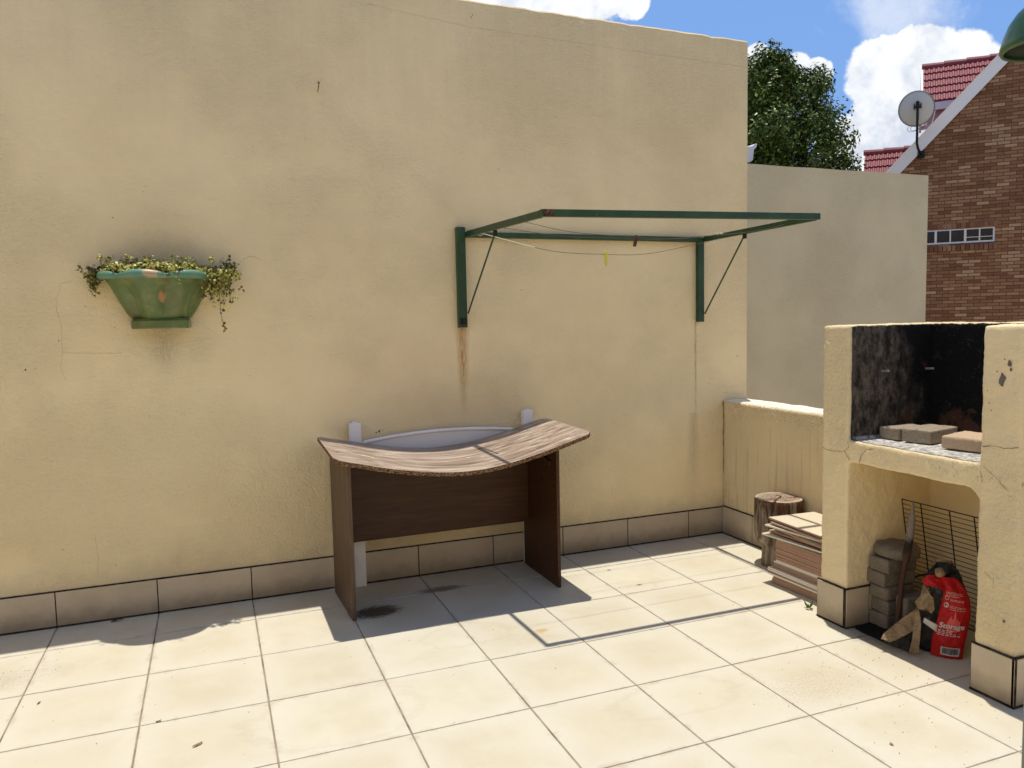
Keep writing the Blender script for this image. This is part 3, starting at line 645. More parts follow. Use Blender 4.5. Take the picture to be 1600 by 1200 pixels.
from_bm('small_print', bm, M_ink, bag)['kind'] = 'stuff'
bm = bmesh.new()
def ring2(u, v, r, b):
    for k in range(20):
        t0, t1 = 2 * pi * k / 20, 2 * pi * (k + 1) / 20
        q = [(u + cos(t) * rr * 2.9, v + sin(t) * rr) for t, rr in ((t0, r), (t1, r), (t1, r * .82), (t0, r * .82))]
        b.faces.new([b.verts.new(SP(*p_, .003)) for p_ in q])
ring2(.18, .565, .030, bm); ring2(.16, .655, .026, bm)
from_bm('round_symbols', bm, M_ink, bag)
text_on('symbol_number', '2', .135, .547, .028, M_ink, 1.0, .01)
bm = bmesh.new()   # pale flame print
for poly in ([(.50, .27), (.36, .30), (.30, .36), (.36, .42), (.42, .46), (.44, .40), (.50, .44), (.50, .52), (.56, .47), (.60, .40), (.63, .44), (.68, .38), (.72, .42), (.74, .35), (.68, .29)],):
    n = len(poly); cx_, cy_ = .53, .35; c_ = bm.verts.new(SP(cx_, cy_, .0024)); vv = [bm.verts.new(SP(u_, v_, .0024)) for u_, v_ in poly]
    for k in range(n): bm.faces.new((c_, vv[k], vv[(k + 1) % n]))
from_bm('flame_print', bm, M_flame, bag)
bm = bmesh.new(); dash(.30, .88, .045, .085, bm, .004); dash(.30, .88, .036, .009, bm, .004)
from_bm('barcode_label', bm, Mat('barcode_white', .6).col((.55, .52, .5)), bag)
bm = bmesh.new(); u = .35
while u < .84:
    w = rnd.choice((.008, .014, .022)); h0 = .055
    bm.faces.new([bm.verts.new(SP(u, h0, .0055)), bm.verts.new(SP(u + w, h0, .0055)), bm.verts.new(SP(u + w, .122, .0055)), bm.verts.new(SP(u, .122, .0055))]); u += w + rnd.choice((.008, .014))
from_bm('barcode_bars', bm, M_inkb, bag)

# ------------------------------------------------------------ stump stool
st = empty('tree_stump', (4.68, -.75, 0), 'weathered tree stump seat with split round top beside the low wall', 'stump')
m = Mat('weathered_bark', .9, .1); w = m.noise(7, 6, .65, sc=(3, 3, .45), dist=1.2); c = m.ramp(w, [(.34, (.035, .022, .013)), (.46, (.17, .13, .09)), (.60, (.33, .27, .20)), (.78, (.42, .36, .29))]); x, y, z = m.xyz()
c = m.mix(sstep(m.noise(16, 4, .7, sc=(1, 1, .35)) + sstep(z, .30, .40) * .16, .60, .68) * .75, c, (.10, .035, .015)); m.col(c); m.bump(w, .014, 1.0); m.bump(m.noise(40, 4, .6, sc=(2, 2, .3)), .004, .8); M_barkw = m
m = Mat('end_grain', .85, .15); x, y, z = m.xyz(); d = npow(x * x + y * y, .5); rr = _num(m.nt, 'SINE', d * 260.0 + m.noise(9, 4, .6) * 9.0)
c = m.mix(rr * .5 + .5, (.22, .17, .13), (.34, .27, .21)); c = m.mix(sstep(m.noise(14, 5, .7), .46, .62) * .85, c, (.12, .055, .032)); c = m.mix(sstep(d + (m.noise(30, 4, .7) - .5) * .05, .105, .145), c, (.46, .37, .26)); m.col(c); m.bump(m.noise(30, 4, .7), .006, .8); M_end = m
bm = bmesh.new(); NS = 64
def srad(t, z):
    p = Vector((cos(t), sin(t), 0)); r = .152 * (1 + .05 * noise.noise(p * 1.3) + .022 * noise.noise(Vector((p.x * 5, p.y * 5, z * 2))))
    r *= 1 - .16 * math.exp(-((t - CR) / .07) ** 2)      # the split facing the camera
    return r
CR = pi * 1.22
prof = [(.135, .78), (.16, .92), (.20, .99), (.28, 1.0), (.36, .99), (.415, .985), (.430, .95)]
rings = [[bm.verts.new((cos(2 * pi * k / NS) * srad(2 * pi * k / NS, z) * q, sin(2 * pi * k / NS) * srad(2 * pi * k / NS, z) * q, z)) for k in range(NS)] for z, q in prof]
for a_, b_ in zip(rings, rings[1:]):
    for k in range(NS): bm.faces.new((a_[k], a_[(k + 1) % NS], b_[(k + 1) % NS], b_[k]))
bm.faces.new(rings[0])
from_bm('seat_log', bm, M_barkw, st, smooth=True)
bm = bmesh.new(); R2 = [[bm.verts.new((cos(2 * pi * k / NS) * srad(2 * pi * k / NS, .4) * q, sin(2 * pi * k / NS) * srad(2 * pi * k / NS, .4) * q, z + noise.noise(Vector((cos(k) * q * 3, sin(k) * q * 3, 1))) * .003)) for k in range(NS)] for q, z in ((.95, .429), (.90, .433), (.72, .432), (.5, .433), (.3, .434), (.12, .433))]
for a_, b_ in zip(R2, R2[1:]):
    for k in range(NS): bm.faces.new((a_[k], a_[(k + 1) % NS], b_[(k + 1) % NS], b_[k]))
bm.faces.new(R2[-1]); from_bm('sawn_top', bm, M_end, st, smooth=True)
bm = bmesh.new()
for k in range(2):
    pass
ribp = lambda u, v: Vector((u, v, .4358))
ribbon(bm, [(cos(CR) * .13, sin(CR) * .13), (-.03, -.035), (.02, .01), (.03, .06)], .010, ribp, seed=4, jit=1.5)
from_bm('top_crack', bm, Mat('deep_crack', 1).col((.015, .01, .007)), st)
bm = bmesh.new(); rings = [[bm.verts.new((cos(2 * pi * k / 40) * .098 * q * (1 + .07 * noise.noise(Vector((cos(2 * pi * k / 40) * 2, sin(2 * pi * k / 40) * 2, 0)))) - .018, sin(2 * pi * k / 40) * .098 * q * (1 + .07 * noise.noise(Vector((cos(2 * pi * k / 40) * 2, sin(2 * pi * k / 40) * 2, 4)))) - .012, z)) for k in range(40)] for z, q in ((.001, 1.04), (.06, 1.0), (.12, .98), (.17, 1.0))]
for a_, b_ in zip(rings, rings[1:]):
    for k in range(40): bm.faces.new((a_[k], a_[(k + 1) % 40], b_[(k + 1) % 40], b_[k]))
bm.faces.new(rings[0]); bm.faces.new(rings[-1]); from_bm('base_log', bm, M_barkw, st, smooth=True)

# ------------------------------------------------------------ stack of spare tiles (each a thing)
m = Mat('tile_face', .3, .5); m.col(m.mix(m.noise(6, 4, .6), (.66, .59, .45), (.72, .65, .52))); M_tf = m
m = Mat('tile_body', .9, .1); m.col(m.mix(m.noise(24, 4, .7), (.34, .19, .125), (.50, .33, .24))); M_tb = m
M_tsun = Mat('tile_edge_sunlit', .35, .5).col((.72, .68, .58))  # whitish edge colour painting the sun that catches the stack's side
random.seed(11)
TG = 'spare floor tiles stacked beside the barbecue'
def tile(L, Wd, H, edge_mat):
    bm = bmesh.new(); box(bm, -L / 2, L / 2, -Wd / 2, Wd / 2, 0, H, 1)
    for f in bm.faces:
        if f.normal.z > .5 or (f.calc_center_median().z > H * .99): f.material_index = 0
    o = from_bm('spare_tile', bm, [M_tf, edge_mat, M_tsun]); bevel(o, .0012, 1); return o
nt = 26; z = .003
proto = None
XC, YC = 4.585, -1.235
edgy = None
for k in range(nt):
    h = .0098; L = .335; Wd = .44
    if proto is None: o = proto = tile(L, Wd, h, M_tb)
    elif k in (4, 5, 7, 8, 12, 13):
        if edgy is None: o = edgy = tile(L, Wd, h, M_tsun)
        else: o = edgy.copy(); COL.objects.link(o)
    else: o = proto.copy(); COL.objects.link(o)
    ox = 0 if k else 0
    lean = (k - 8) * .0012 if k < 12 else .006
    o.location = (XC + random.uniform(-.0025, .0025) + lean - .02 * (4 < k < 9), YC + random.uniform(-.0025, .0025) + .022 * (3 < k < 9) - .016 * (k > 12) - .002 * k * (k < 4), z); o.rotation_euler = (0, 0, R(random.uniform(-.6, .6) + 2)); z += h + .0002
    tag(o, 'brown-edged spare tile in the neat lower part of the tile stack beside the barbecue', 'tile', TG)
# the loose, skewed ones on top
loose = [(-.022, .07, 9, .004, 'tilted loose tile sticking out lowest of the skewed tiles on the stack'), (.0, .04, 2, .007, 'skewed spare tile resting second lowest among the loose upper tiles'),
         (-.012, -.015, -3, .003, 'dark-edged loose tile in the middle of the skewed tiles on the stack'), (-.03, .035, 5, .004, 'loose tile with bright corner just beneath the two top tiles'), (-.035, -.012, -1, .002, 'spare tile directly under the sunlit topmost tile'), (-.032, .012, -2, .002, 'topmost sunlit cream spare tile on the stack beside the stump')]
for k, (dx, dy, rz, gap, lb) in enumerate(loose):
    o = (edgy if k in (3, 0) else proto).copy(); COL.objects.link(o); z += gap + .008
    o.location = (XC + dx, YC + dy, z); o.rotation_euler = (R([1.2, -.8, .6, -.5, .3, .2][k]), R([1.8, .8, -.9, .6, -.3, .4][k]), R(rz)); z += .0098
    tag(o, lb, 'tile', TG)

# small weed at the foot of the stack
wd = bmesh.new(); rnd = random.Random(5)
for k in range(16):
    a_ = rnd.uniform(0, 2 * pi); L = rnd.uniform(.02, .05); t = Vector((cos(a_) * .6, sin(a_) * .6, 1)).normalized(); s_ = t.cross(Vector((0, 0, 1))).normalized() * L * .16; b0 = Vector((cos(a_) * .006, sin(a_) * .006, 0))
    p0, p1, p2 = wd.verts.new(b0), wd.verts.new(b0 + t * L * .55 + s_), wd.verts.new(b0 + t * L); p3 = wd.verts.new(b0 + t * L * .55 - s_); wd.faces.new((p0, p1, p2, p3))
o = from_bm('weed', wd, Mat('weed_green', .6).col((.06, .11, .03))); o.location = (4.30, -1.44, .001); tag(o, 'tiny green weed growing at the foot of the tile stack', 'weed')

# ------------------------------------------------------------ desk
dk = empty('desk', (2.6, -.35, 0), 'old brown laminate desk with a warped sagging sun-bleached top', 'desk')
D0 = dk.location
FZ = [(1.88, .922), (1.92, .908), (2.015, .884), (2.145, .851), (2.279, .824), (2.417, .803), (2.558, .792), (2.703, .796), (2.853, .818), (3.006, .852), (3.163, .893), (3.332, .944), (3.38, .96)]
BZ = [(1.88, .950), (1.905, .940), (2.078, .903), (2.29, .855), (2.447, .831), (2.609, .822), (2.774, .833), (2.944, .861), (3.119, .897), (3.30, .948), (3.38, .962)]
def interp(T, x):
    for (a_, b_), (c_, d_) in zip(T, T[1:]):
        if x <= c_: t = (x - a_) / (c_ - a_); return b_ + (d_ - b_) * t
    return T[-1][1]
def smoothT(T, x): return (interp(T, x - .05) + interp(T, x) * 2 + interp(T, x + .05)) / 4
def ztop(x, y): t = (y + .765) / .69; return smoothT(FZ, x) * (1 - t) + smoothT(BZ, x) * t
X0, X1, Y0, Y1, TH = 1.895, 3.355, -.765, -.075, .022
bm = bmesh.new(); NX, NY = 60, 16
def outline(i, j):
    x = X0 + (X1 - X0) * i / NX; y = Y0 + (Y1 - Y0) * j / NY
    # rounded corners: squeeze x near the ends
    cr = .03; dy = max(0, cr - (y - Y0), cr - (Y1 - y)); sq = cr - sqrt(max(0, cr * cr - dy * dy)) if dy > 0 else 0
    if i < 2: x = max(x, X0 + sq + i * .004)
    if i > NX - 2: x = min(x, X1 - sq - (NX - i) * .004)
    return x, y
T_ = [[bm.verts.new((*outline(i, j), ztop(*outline(i, j)))) for i in range(NX + 1)] for j in range(NY + 1)]
B_ = [[bm.verts.new((*outline(i, j), ztop(*outline(i, j)) - TH)) for i in range(NX + 1)] for j in range(NY + 1)]
for j in range(NY):
    for i in range(NX):
        bm.faces.new((T_[j][i], T_[j][i + 1], T_[j + 1][i + 1], T_[j + 1][i])).material_index = 0
        bm.faces.new((B_[j][i], B_[j + 1][i], B_[j + 1][i + 1], B_[j][i + 1])).material_index = 2
for i in range(NX):
    for j in (0, NY): bm.faces.new((T_[j][i], T_[j][i + 1], B_[j][i + 1], B_[j][i])).material_index = 1
for j in range(NY):
    for i in (0, NX): bm.faces.new((T_[j][i], T_[j + 1][i], B_[j + 1][i], B_[j][i])).material_index = 1
for i in range(NX + 1):      # nibbled, swollen chipboard along the front edge
    j_ = noise.noise(Vector((i * .9, 1, 0))) * .0022; T_[0][i].co.y += j_; B_[0][i].co.y += j_ * .5; B_[0][i].co.z -= abs(noise.noise(Vector((i * .6, 4, 0)))) * .004
for v in bm.verts: v.co -= D0
o = from_bm('desktop', bm, [M_desktop, M_chipb, M_deskshade], dk)
bm = bmesh.new(); pd = lambda u, v: Vector((u, v, ztop(u, v) + .0006)) - D0
for k, (u, v, r, a_) in enumerate([(2.10, -.50, .022, .35), (2.125, -.51, .018, .3), (2.14, -.505, .012, .5), (2.37, -.56, .005, 1), (2.30, -.30, .012, .4), (2.77, -.50, .02, .2), (2.70, -.46, .02, .22), (2.83, -.53, .012, .3), (2.48, -.68, .004, 1), (2.2, -.62, .004, 1)]):
    bm = bmesh.new(); speck(bm, u, v, r, pd, k, a_); from_bm('paint_splash', bm, M_flk, dk)
def panel(name, c0, c1, z0, z1, th, mat):
    a_, b_ = Vector((*c0, 0)), Vector((*c1, 0)); t = (b_ - a_).normalized(); n_ = Vector((-t.y, t.x, 0)) * th / 2; bm = bmesh.new()
    vs = [bm.verts.new(p + s_ * n_ + Vector((0, 0, z))  - D0) for z in (z0, z1) for p in (a_, b_) for s_ in (-1, 1)]
    for f in ((0, 1, 3, 2), (4, 6, 7, 5), (0, 4, 5, 1), (2, 3, 7, 6), (0, 2, 6, 4), (1, 5, 7, 3)): bm.faces.new([vs[i] for i in f])
    return bevel(from_bm(name, bm, mat, dk), .0015)
panel('side_panel', (1.994, -.588), (1.974, -.085), .001, .868, .020, M_desklit)
panel('side_panel', (3.214, -.576), (3.210, -.055), .001, .876, .020, M_deskshade)
panel('modesty_panel', (1.988, -.140), (3.199, -.134), .305, .785, .018, M_deskshade)
bm = bmesh.new()
for (y, z) in ((-.40, .72), (-.36, .62), (-.20, .36)): bm = bmesh.new(); tube(bm, [Vector((3.207, y, z)) - D0, Vector((3.197, y, z)) - D0], .006, 10); from_bm('cam_fitting', bm, M_bolt, dk)
bar_ = bmesh.new(); bar(bar_, Vector((3.195, -.50, .74)) - D0, Vector((3.195, -.22, .80)) - D0, .012, .03); from_bm('support_batten', bar_, M_deskshade, dk)

# ------------------------------------------------------------ white arched board behind the desk
hb = empty('headboard', (2.69, -.04, 0), 'white arched board between two square posts, standing between the desk and the wall', 'headboard')
H0 = hb.location
for x0, x1, zt in ((2.092, 2.160, 1.004), (3.208, 3.276, 1.012)):
    o = boxo('post', x0 - H0.x, x1 - H0.x, -.062 - H0.y, -.016 - H0.y, .001, zt, M_white, hb, .004)
    bm = bmesh.new(); tube(bm, [((x0 + x1) / 2 - H0.x, -.039 - H0.y, zt - .001), ((x0 + x1) / 2 - H0.x, -.039 - H0.y, zt + .006)], .014, 14); from_bm('post_cap', bm, M_white, o)
AR = [(2.155, .868), (2.174, .885), (2.27, .899), (2.378, .911), (2.50, .919), (2.621, .925), (2.75, .924), (2.872, .920), (3.0, .912), (3.111, .900), (3.215, .880)]
bm = bmesh.new(); fr, bk = [], []
for k in range(41):
    x = 2.155 + (3.213 - 2.155) * k / 40; zt = interp(AR, x)
    fr.append((bm.verts.new(Vector((x, -.046, .42)) - H0), bm.verts.new(Vector((x, -.046, zt)) - H0))); bk.append((bm.verts.new(Vector((x, -.034, .42)) - H0), bm.verts.new(Vector((x, -.034, zt)) - H0)))
for k in range(40):
    bm.faces.new((fr[k][0], fr[k + 1][0], fr[k + 1][1], fr[k][1])); bm.faces.new((bk[k][0], bk[k][1], bk[k + 1][1], bk[k + 1][0]))
    bm.faces.new((fr[k][1], fr[k + 1][1], bk[k + 1][1], bk[k][1])); bm.faces.new((fr[k][0], bk[k][0], bk[k + 1][0], fr[k + 1][0]))
from_bm('arched_panel', bm, Mat('grey_white_board', .6).col((.74, .72, .70)), hb)
bm = bmesh.new(); tube(bm, [Vector((2.155 + 1.058 * k / 40, -.046, interp(AR, 2.155 + 1.058 * k / 40) - .004)) - H0 for k in range(41)], .011, 10); from_bm('arched_rim', bm, M_white, hb, smooth=True)

# ------------------------------------------------------------ drying frame
df = empty('drying_frame', (3.75, 0, 1.55), 'green steel fold-out washing line frame mounted on the tall wall', 'clothes airer')
F0 = df.location
def fb(name, a_, b_, w, h, mat=M_green, up=(0, 0, 1), bv=.0025):
    bm = bmesh.new(); bar(bm, Vector(a_) - F0, Vector(b_) - F0, w, h, up); return bevel(from_bm(name, bm, mat, df), bv)
lp = fb('wall_post', (2.826, -.022, 1.556), (2.838 - .012, -.022, 2.178), .056, .038, up=(0, 1, 0))
rp = fb('wall_post', (4.592, -.022, 1.555), (4.592, -.022, 2.140), .046, .038, up=(0, 1, 0))
fb('back_rail', (2.856, -.024, 2.133), (4.62, -.024, 2.130), .032, .034)
fb('side_arm', (2.873, -.045, 2.136), (2.905, -1.106, 2.118), .024, .036)
fb('side_arm', (4.618, -.045, 2.133), (4.622, -1.106, 2.146), .024, .034)
fb('front_rail', (2.893, -1.125, 2.120), (4.630, -1.125, 2.150), .034, .036)
for a_, b_ in (((2.915, -.414, 2.105), (2.858, -.043, 1.645)), ((4.622, -.474, 2.115), (4.618, -.043, 1.612))):
    bm = bmesh.new(); tube(bm, [Vector(a_) - F0, Vector(b_) - F0], .0055, 8); from_bm('brace_rod', bm, M_green, df)
    bm = bmesh.new(); bar(bm, Vector(a_) - F0 + Vector((0, 0, .012)), Vector(a_) - F0 + Vector((0, 0, -.022)), .018, .022, (0, 1, 0)); from_bm('brace_clip', bm, M_bolt, df)
bm = bmesh.new(); box(bm, 2.807 - F0.x, 2.847 - F0.x, -.048, -.040, 1.575 - F0.z, 1.615 - F0.z); tube(bm, [Vector((2.826, -.044, 1.595)) - F0, Vector((2.826, -.056, 1.595)) - F0], .010, 6); from_bm('corroded_bolt', bm, M_bolt, df)
bm = bmesh.new(); bar(bm, Vector((2.905, -1.1435, 2.1195)) - F0, Vector((2.955, -1.1435, 2.1203)) - F0, .003, .034); from_bm('rusty_corner', bm, M_rust, df)
def sag(x0, x1, y0, y1, z0, z1, s, n=30, ph=0):
    return [Vector((x0 + (x1 - x0) * t, y0 + (y1 - y0) * t, z0 + (z1 - z0) * t - s * 4 * t * (1 - t) + .004 * sin(t * 17 + ph))) - F0 for t in [k / n for k in range(n + 1)]]
W1 = sag(2.885, 4.61, -.25, -.25, 2.118, 2.126, .125)
for P_, r_ in ((W1, .0016), (sag(2.892, 4.61, -.56, -.56, 2.112, 2.13, .055, ph=1), .0014), (sag(2.90, 4.615, -.87, -.87, 2.108, 2.138, .085, ph=2), .0014)):
    bm = bmesh.new(); tube(bm, P_, r_, 6); from_bm('line_wire', bm, M_wire, df)
bm = bmesh.new(); tube(bm, [p + Vector((0, -.001, 0)) for p in W1[:7]], .0024, 6)
tube(bm, [Vector((2.885 + .016 * cos(k * .8) , -.20 - .01 * k * .6, 2.125 + .022 * sin(k * .8))) - F0 for k in range(14)], .0018, 6)
from_bm('cord_tie', bm, M_cord, df)
bm = bmesh.new(); tube(bm, [Vector((4.604 - .016 * (k % 2), -.20 - .012 * k, 2.150 + .006 * sin(k * 2))) - F0 for k in range(7)], .0022, 5); from_bm('cord_tie', bm, M_cord, df)
def peg(name, x, y, z, ang, mat, label, L=.078):
    bm = bmesh.new()
    for s_ in (-1, 1):
        M = Matrix.Translation((0, 0, 0)) @ Matrix.Rotation(s_ * .07, 4, 'Y')
        box(bm, s_ * .006 - .0045, s_ * .006 + .0045, -.008, .008, -L, .006, 0, M)
    tube(bm, [(-.009, 0, -.004), (-.006, 0, .008), (.006, 0, .008), (.009, 0, -.004)], .003, 6)
    tube(bm, [(-.011, 0, -.024), (.011, 0, -.024)], .0042, 8)
    o = bevel(from_bm(name, bm, mat), .001, 1); o.location = (x, y, z); o.rotation_euler = (0, ang, R(12)); return tag(o, label, 'clothes peg')
peg('clothes_peg', 3.725, -.25, 2.008, R(2), M_yel, 'yellow plastic clothes peg hanging from the sagging front wire')
peg('clothes_peg', 3.765, -.56, 2.080, R(16), M_brpeg, 'dark brown clothes peg tilted across the green back rail', .060)

# ------------------------------------------------------------ wall planter
pt = empty('wall_planter', (1.10, 0, 1.60), 'green glazed half-bowl planter fixed to the tall wall', 'planter')
P0 = pt.location
def lobes(a_): return abs(sin(a_ * 3.5 + .15))
def pr_(a_, t):
    """a: 0..pi round the front, t: 0 bottom .. 1 rim"""
    fl = 1 - .17 * (1 - lobes(a_)) * sin(pi * min(1, t * .9 + .1))
    rx = (.148 + (.268 - .148) * (t ** .78)) * fl; ry = (.112 + (.275 - .112) * (t ** .85)) * fl
    return Vector((-cos(a_) * rx, -abs(sin(a_)) ** .8 * ry - .001, .045 + .222 * t))
bm = bmesh.new(); NA = 84; rg = [[bm.verts.new(pr_(pi * k / NA, j / 18)) for k in range(NA + 1)] for j in range(19)]
rg.append([bm.verts.new(Vector((v.co.x * .9, v.co.y * .9, v.co.z - .004))) for v in rg[-1]]); rg.append([bm.verts.new(Vector((v.co.x * .85, v.co.y * .85, .22))) for v in rg[-2]])
for a_, b_ in zip(rg, rg[1:]):
    for k in range(NA): bm.faces.new((a_[k], a_[k + 1], b_[k + 1], b_[k]))
bm.faces.new(rg[0])
from_bm('bowl', bm, M_pot, pt, smooth=True)
bm = bmesh.new(); rings = []
for k in range(NA + 1):
    a_ = pi * k / NA; lb = lobes(a_) ** .7; p = pr_(a_, 1); out = Vector((p.x, p.y * .9, 0)).normalized(); c_ = p + out * (.004 + .012 * lb) + Vector((0, 0, -.002 + .010 * lb)); r_ = .011 + .011 * lb
    rings.append([bm.verts.new(c_ + out * cos(q * 2 * pi / 12) * r_ + Vector((0, 0, sin(q * 2 * pi / 12) * r_ * 1.05))) for q in range(12)])
for a_, b_ in zip(rings, rings[1:]):
    for q in range(12): bm.faces.new((a_[q], a_[(q + 1) % 12], b_[(q + 1) % 12], b_[q]))
bm.faces.new(rings[0]); bm.faces.new(rings[-1]); from_bm('rolled_rim', bm, M_rim, pt, smooth=True)
bm = bmesh.new(); n = 24; A_ = [(-cos(pi * k / n) * (.150 if 2 < k < n - 2 else .150), -min(.118, .30 * sin(pi * k / n)) - .001) for k in range(n + 1)]
lo = [bm.verts.new((x_ * .97, y_ * .97, -.008)) for x_, y_ in A_]; l2 = [bm.verts.new((x_, y_, -.002)) for x_, y_ in A_]; h2 = [bm.verts.new((x_ * 1.0, y_, .033)) for x_, y_ in A_]; h3 = [bm.verts.new((x_ * .96, y_ * .95, .038)) for x_, y_ in A_]; h4 = [bm.verts.new((x_ * .9, y_ * .85, .048)) for x_, y_ in A_]
for u_, v_ in ((lo, l2), (l2, h2), (h2, h3), (h3, h4)):
    for k in range(n): bm.faces.new((u_[k], u_[k + 1], v_[k + 1], v_[k]))
bm.faces.new(lo); bm.faces.new(h4); from_bm('plinth', bm, M_pot, pt)
bm = bmesh.new()
for (u0, v0, u1, v1) in ((1.045, 1.79, 1.065, 1.735), (1.15, 1.775, 1.152, 1.745)):
    pass
bm.free()
bm = bmesh.new(); bm.faces.new([bm.verts.new(Vector((v.co.x * .9, v.co.y * .9, .235)) ) for v in []] or [bm.verts.new(Vector((-cos(pi * k / 30) * .235, -sin(pi * k / 30) ** .8 * .235 - .001, .238))) for k in range(31)])
from_bm('soil', bm, M_soil, pt)
# plant: a creeping mat of small rounded variegated leaves, trailing shoots
pn = empty('creeping_plant', (1.10, -.10, 1.84), 'yellow-green variegated creeper overflowing the green wall planter', 'plant')
PN = pn.location
rnd = random.Random(21)
def leaf(bm, p, size, nrm, mi=0):
    t = nrm.orthogonal().normalized(); t.rotate(Matrix.Rotation(rnd.uniform(0, 6.28), 3, nrm)); b_ = nrm.cross(t)
    L, Wd = size, size * rnd.uniform(.6, .85); cup = nrm * size * .18
    pts = [p, p + t * L * .35 + b_ * Wd * .5 + cup, p + t * L * .8 + b_ * Wd * .38 + cup * .6, p + t * L, p + t * L * .8 - b_ * Wd * .38 + cup * .6, p + t * L * .35 - b_ * Wd * .5 + cup]
    f = bm.faces.new([bm.verts.new(q) for q in pts]); f.material_index = mi
bm = bmesh.new(); sb = bmesh.new()
def sprig(p, n, size, spread, dark=0, up=.6):
    for _ in range(n):
        d = Vector((rnd.gauss(0, 1), rnd.gauss(0, 1), rnd.gauss(up, .7))).normalized()
        leaf(bm, p + d * rnd.uniform(0, spread), size * rnd.uniform(.7, 1.2), d, 1 if rnd.random() < dark else 0)
for k in range(520):     # top mat
    a_ = rnd.uniform(0, pi); rr = sqrt(rnd.uniform(0, 1)); x_ = 1.10 - cos(a_) * rr * .275; y_ = -.004 - sin(a_) * rr * .265
    hz = 1.880 + .050 * (1 - rr * .6) * (.5 + .9 * abs(noise.noise(Vector((x_ * 9, y_ * 9, 0))))) + rnd.uniform(0, .018)
    back = y_ > -.09
    sprig(Vector((x_, y_ - .01, hz)), 7, .021, .020, .6 if back and rnd.random() < .5 else .08)
for k in range(150):    # leaves lapping over the rolled rim
    a_ = rnd.choice([rnd.uniform(.05, .55), rnd.uniform(1.9, 2.15), rnd.uniform(2.5, 3.1), rnd.uniform(0, pi)]); q_ = pr_(a_, 1) + P0
    sprig(q_ + Vector((-cos(a_) * .012, -.012 * sin(a_), rnd.uniform(.0, .03))), 3, .019, .010, .25)
for k in range(38):    # upright sprigs
    x_ = 1.10 + rnd.uniform(-.27, .30); y_ = rnd.uniform(-.22, -.04); h_ = rnd.uniform(.02, .05); b0 = Vector((x_, y_, 1.905)); tp = b0 + Vector((rnd.uniform(-.01, .01), rnd.uniform(-.01, .01), h_ + .015))
    tube(sb, [b0, tp], .0011, 4); sprig(tp, 5, .017, .006, .1, .9)
def trail(P_, dn, size=.017, dark=.5, every=.012, spread=.012, n=3):
    for (a_, b_) in zip(P_, P_[1:]):
        a_, b_ = Vector(a_), Vector(b_); L = (b_ - a_).length; m_ = max(1, int(L / every))
        for q in range(m_):
            if rnd.random() < dn: sprig(a_.lerp(b_, q / m_), n, size, spread, dark, .2)
    tube(sb, [Vector(p_) for p_ in P_], .0013, 5)
# right overflow
for k in range(260):
    t = rnd.random(); x_ = 1.385 + rnd.gauss(.015, .036); y_ = rnd.uniform(-.20, -.015); z_2 = 1.90 - abs(rnd.gauss(0, .07)) ; sprig(Vector((x_ + .03 * (1.9 - z_2 < .05), y_, z_2)), 3, .019, .018, .30 if z_2 > 1.84 else .6)
for k in range(36): sprig(Vector((1.455 + rnd.gauss(0, .025), -.02 - rnd.random() * .06, 1.915 + rnd.gauss(0, .02))), 3, .019, .016, .9)
trail([(1.40, -.10, 1.84), (1.405, -.11, 1.76), (1.408, -.105, 1.66), (1.418, -.10, 1.60)], .10, n=1); 
for q in (1.60, 1.59, 1.575): sprig(Vector((1.422 + rnd.gauss(0, .006), -.10, q)), 3, .02, .010, .8)
trail([(1.455, -.06, 1.88), (1.460, -.07, 1.80), (1.462, -.07, 1.735)], .35, n=2, dark=.9)
for q in (1.74, 1.73): sprig(Vector((1.468, -.07, q)), 4, .018, .010, .8)
# left overflow
for k in range(60): sprig(Vector((.795 + rnd.gauss(0, .025), rnd.uniform(-.12, -.01), 1.885 + rnd.gauss(-.01, .02))), 3, .018, .015, .85)
for k in range(32): sprig(Vector((.79 + rnd.gauss(0, .016), rnd.uniform(-.10, -.02), 1.835 + rnd.gauss(0, .022))), 3, .018, .012, .8)
trail([(.80, -.06, 1.83), (.785, -.07, 1.79), (.78, -.07, 1.775)], .9, dark=.95)
trail([(.735, -.04, 1.92), (.715, -.03, 1.91), (.70, -.03, 1.905)], .8, dark=.95)
trail([(1.19, -.275, 1.895), (1.205, -.315, 1.85), (1.212, -.32, 1.815)], .75, dark=.1); trail([(1.16, -.27, 1.89), (1.155, -.31, 1.845)], .8, dark=.3)
for (dx, dz) in ((-.02, 1.985), (.035, 1.95)): tube(sb, [(.93 + dx, -.06, 1.89), (.905 + dx, -.06, dz)], .001, 4)
for b_ in (bm, sb):
    for v in b_.verts: v.co -= PN
from_bm('foliage', bm, [M_ivy, M_ivydark], pn); from_bm('stems', sb, M_stem, pn)['kind'] = 'stuff'

# ------------------------------------------------------------ far wall, gutter
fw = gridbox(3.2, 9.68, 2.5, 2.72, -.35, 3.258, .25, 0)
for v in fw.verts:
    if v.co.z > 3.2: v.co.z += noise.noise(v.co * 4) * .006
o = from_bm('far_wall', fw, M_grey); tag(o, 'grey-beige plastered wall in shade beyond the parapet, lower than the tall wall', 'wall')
M_gut = Mat('white_gutter', .5).col((.66, .66, .66))
bm = bmesh.new(); prof = [(7.36, 3.43), (7.565, 3.445), (7.60, 3.468), (7.618, 3.60), (7.652, 3.622), (7.665, 3.668), (7.632, 3.664), (7.585, 3.632), (7.52, 3.625), (7.36, 3.622)]
a_ = [bm.verts.new((x_, 3.2, z_3)) for x_, z_3 in prof]; b_ = [bm.verts.new((x_, 3.42, z_3)) for x_, z_3 in prof]; bm.faces.new(a_); bm.faces.new(b_[::-1])
for k in range(len(prof)): bm.faces.new((a_[k], b_[k], b_[(k + 1) % len(prof)], a_[(k + 1) % len(prof)]))
